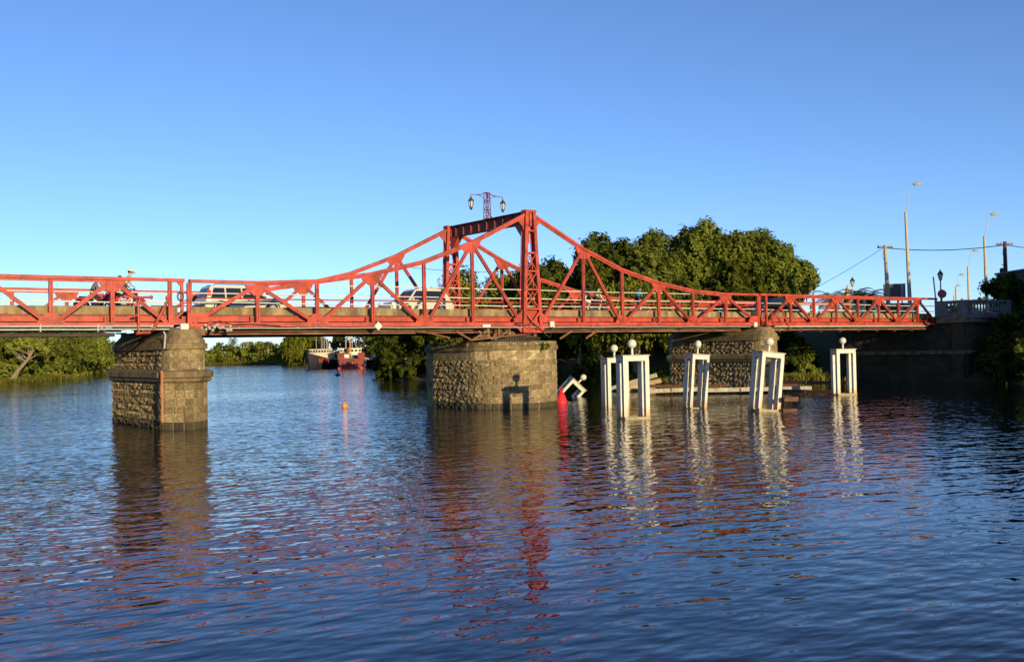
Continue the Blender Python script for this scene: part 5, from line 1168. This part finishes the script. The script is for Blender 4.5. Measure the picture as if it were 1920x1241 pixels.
palm('palm standing above the far tree line', (112.8, 336), 7.6, 2.8, 4)
palm('smaller palm on the far bank near the large willow', (110.5, 297), 6.3, 2.2, 5)
for i, (x, y) in enumerate(((120, 42), (135, 52), (128, 38))): tree('far_tree', ['low round tree under the distant street lights', 'second low tree under the distant street lights', 'third low tree beside the avenue'][i], (x, y), 5.5, 4.2, .2, LEAF_D, 1500, .5, 300+i, G5, k=6)
# reeds and water plants
def reeds(name, label, pts, n, h, spread, seed, mat=LEAF_F, zfix=None):
    rng = np.random.default_rng(seed); pts = np.array(pts, float); seg = rng.integers(0, len(pts)-1, n); f = rng.random((n, 1)); B = pts[seg]*(1-f)+pts[seg+1]*f+rng.normal(size=(n, 2))*spread
    zb = np.maximum(ground_h(B), 0.0)-.05; hh = h*rng.uniform(.45, 1.2, n); a = rng.uniform(0, 2*np.pi, n); d = np.column_stack([np.cos(a), np.sin(a)]); w_ = .05+.06*h*rng.random((n, 1)); ln = hh[:, None]*rng.uniform(.1, .5, (n, 1))
    p = np.column_stack([-d[:, 1], d[:, 0]])*w_; m_ = B+d*ln*.35; e = B+d*ln
    V = np.stack([np.column_stack([B-p*.6, zb]), np.column_stack([B+p*.6, zb]), np.column_stack([m_+p, zb+hh*.65]), np.column_stack([e, zb+hh])], 1).reshape(-1, 3)
    o = npmesh(name, V, np.arange(4*n).reshape(-1, 4), mat); o['kind'] = 'stuff'; tag(o, label); return o
reeds('reeds', 'low leafy water plants fringing the left bank', [(-18, 100), (-7, 112), (2, 123.5), (4, 126)], 9000, .6, .7, 1)
reeds('reeds', 'grasses along the left bank edge', [(3, 126.5), (12, 156), (19, 176), (31, 210)], 6000, .6, .7, 2)
reeds('reeds', 'green reeds growing by the right pier under the right span', [(25, 12.5), (31, 10), (36, 9)], 4500, .75, 1.2, 3)
reeds('reeds', 'bank weeds under the swing span on the right bank', [(36, 14), (31.2, 31), (27.5, 49)], 3500, .5, .6, 4, LEAF_B)
reeds('reeds', 'dry grass at the foot of the far bank', [(55, 263), (80, 305), (101, 317), (107, 300), (108, 274), (96, 240), (84, 185), (76, 160)], 6000, .9, 1.2, 5)
for lab, (x, y, z), n, s, sd in (('small leafy weed rooted on top of the middle pier', (-3.0, 2.6, 3.5), 420, .55, 1), ('tuft of weed growing from the nose of the middle pier', (-.2, -1.55, 3.15), 120, .26, 2)):
    rng = np.random.default_rng(sd); t = thing('weed', lab, 'plant', (x, y, z)); P = rng.normal(size=(n, 3))*[s*.6, s*.5, s*.3]+[0, 0, s*.4]; V, F = leaves(P, rng.normal(size=(n, 3))+[0, -.4, .5], .11, rng); npmesh('foliage', V, F, LEAF_D, t)
    MB().tube([(0, 0, -.1), (.05, 0, s*.5)], .02, 5).build('stem', BARK, t, local=True)

for i, (x, y, H, rc, lab) in enumerate(((25.4, 60.0, 2.8, 1.9, 'low dark bush dipping into the water at the channel bend'), (26.0, 56.0, 2.6, 1.8, 'low dark bush dipping into the water before the bend'), (26.8, 52.0, 2.6, 1.8, 'low dark bush at the water, nearest the middle pier left edge'), (27.4, 63.5, 2.8, 2.0, 'low dark bush just past the bend'), (30.6, 69.0, 3.2, 2.3, 'low dark bush farther past the bend'), (34.5, 75.5, 3.2, 2.4, 'low dark bush well past the bend'), (27.6, 48.0, 2.6, 1.9, 'low dark bush at the water behind the middle pier'), (28.8, 43.0, 2.6, 1.9, 'low dark bush at the water behind the pier centre'), (30.0, 37.5, 2.4, 1.8, 'low dark bush at the water behind the pier right side'), (31.4, 32.0, 2.4, 1.7, 'low dark bush at the water under the small willow'))):
    tree('bank_bush', lab, (x, y), H, rc, -.5, LEAF_B, 3200, .24, 440+i, 'low waterside bushes', cat='bush', z0=.1, k=7)
for i, (x, y, H, rc, lab) in enumerate(((40.6, -4.6, 3.4, 2.0, 'dark bush against the abutment corner'), (38.4, -5.6, 2.2, 1.7, 'low dark bush at the water beside the abutment'), (38.0, -9.0, 2.8, 2.0, 'dark bush at the water near the right edge'))):
    tree('bank_bush', lab, (x, y), H, rc, -.4, LEAF_B, 4200, .22, 470+i, G3, cat='bush', z0=max(.1, gh(x, y)-.5), k=7)
# understorey on the right bank
for i, (x, y, H, rc, m_, lab) in enumerate(((38.2, 12.2, 3.2, 2.0, LEAF_B, 'dark shrub beside the dark pier under the right span'), (38.8, 14.8, 3.6, 2.2, LEAF_B, 'dark shrub on the slope behind the dark pier'), (36.8, 17.4, 3.4, 2.0, LEAF_B, 'dark shrub at the water edge behind the farthest frame'), (35.4, 20.6, 3.4, 2.1, LEAF_B, 'dark shrub between the pier and the willow'), (40.8, 20.5, 4.2, 2.6, LEAF_B, 'dark shrub high on the slope behind the right span'),
        (37.4, 10.4, 1.8, 1.3, LEAF_D, 'low green shrub near the abutment foot'), (32.6, 38.5, 3.0, 2.2, LEAF_B, 'dark shrub at the water edge behind the toppled frame'), (29.4, 51.0, 3.2, 2.3, LEAF_D, 'shrub at the water edge left of the middle pier'), (28.8, 63.5, 4.4, 2.8, LEAF_B, 'dark shrub overhanging the channel bend'), (32.5, 70.0, 4.6, 3.0, LEAF_B, 'dark shrub on the channel bend, second back'),
        (39.5, 79.0, 5.0, 3.4, LEAF_D, 'green shrub tree past the channel bend'), (45.0, 90.0, 5.2, 3.6, LEAF_B, 'dark shrub tree past the channel bend'), (52.5, 101.5, 5.4, 3.8, LEAF_D, 'green shrub tree halfway to the quay'), (61.0, 115.0, 5.6, 4.0, LEAF_D, 'green shrub tree three quarters to the quay'), (70.5, 128.5, 5.8, 4.0, LEAF_A, 'green shrub tree next to the quay'), (83.0, 157.0, 5.0, 3.6, LEAF_D, 'green shrub behind the quay deck'), (81.5, 164.0, 5.5, 3.6, LEAF_B, 'dark shrub between the quay and the crane'), (87.0, 170.0, 6.0, 4.2, LEAF_D, 'green shrub behind the crane foot'), (78.0, 170.5, 4.4, 3.4, LEAF_B, 'dark shrub between the two boats'))):
    tree('bank_shrub', lab, (x, y), H, rc, -.4, m_, 3000, .28 if y < 70 else .36, 400+i, 'understorey shrubs on the right bank', cat='shrub', k=7)

# the far thicket between the single trees: one mass of leaves along the far and left shores
rng = np.random.default_rng(77)
def thicket(label, pts, n, h, spread, size, mat):
    pts = np.array(pts, float); seg = rng.integers(0, len(pts)-1, n); f = rng.random((n, 1)); B = pts[seg]*(1-f)+pts[seg+1]*f+rng.normal(size=(n, 2))*spread
    top = h*(.75+.25*hash2(B[:, 0]*1.3, B[:, 1]*1.1)); P = np.column_stack([B, np.maximum(ground_h(B), 0)+top*rng.random(n)**.8])
    V, F = leaves(P, rng.normal(size=(n, 3))*.6+[-.25, -.8, .3], size, rng); o = npmesh('thicket', V, F, mat); o['kind'] = 'stuff'; tag(o, label)
thicket('low green thicket along the far shore between the trees', [(34, 226), (46, 256), (66, 292), (84, 318), (102, 325), (112, 306), (114, 280), (106, 256), (101, 244)], 15000, 4.2, 1.6, .5, LEAF_D)
thicket('low green thicket under the trees of the left bank', [(-22, 104), (-10, 115), (0, 128), (8, 150), (16, 172), (28, 208)], 12000, 2.6, 1.3, .34, LEAF_D)
thicket('low green thicket around the quay and crane', [(72, 132), (80, 150), (84, 165), (90, 185), (99, 230)], 8000, 3.2, 1.5, .4, LEAF_D)
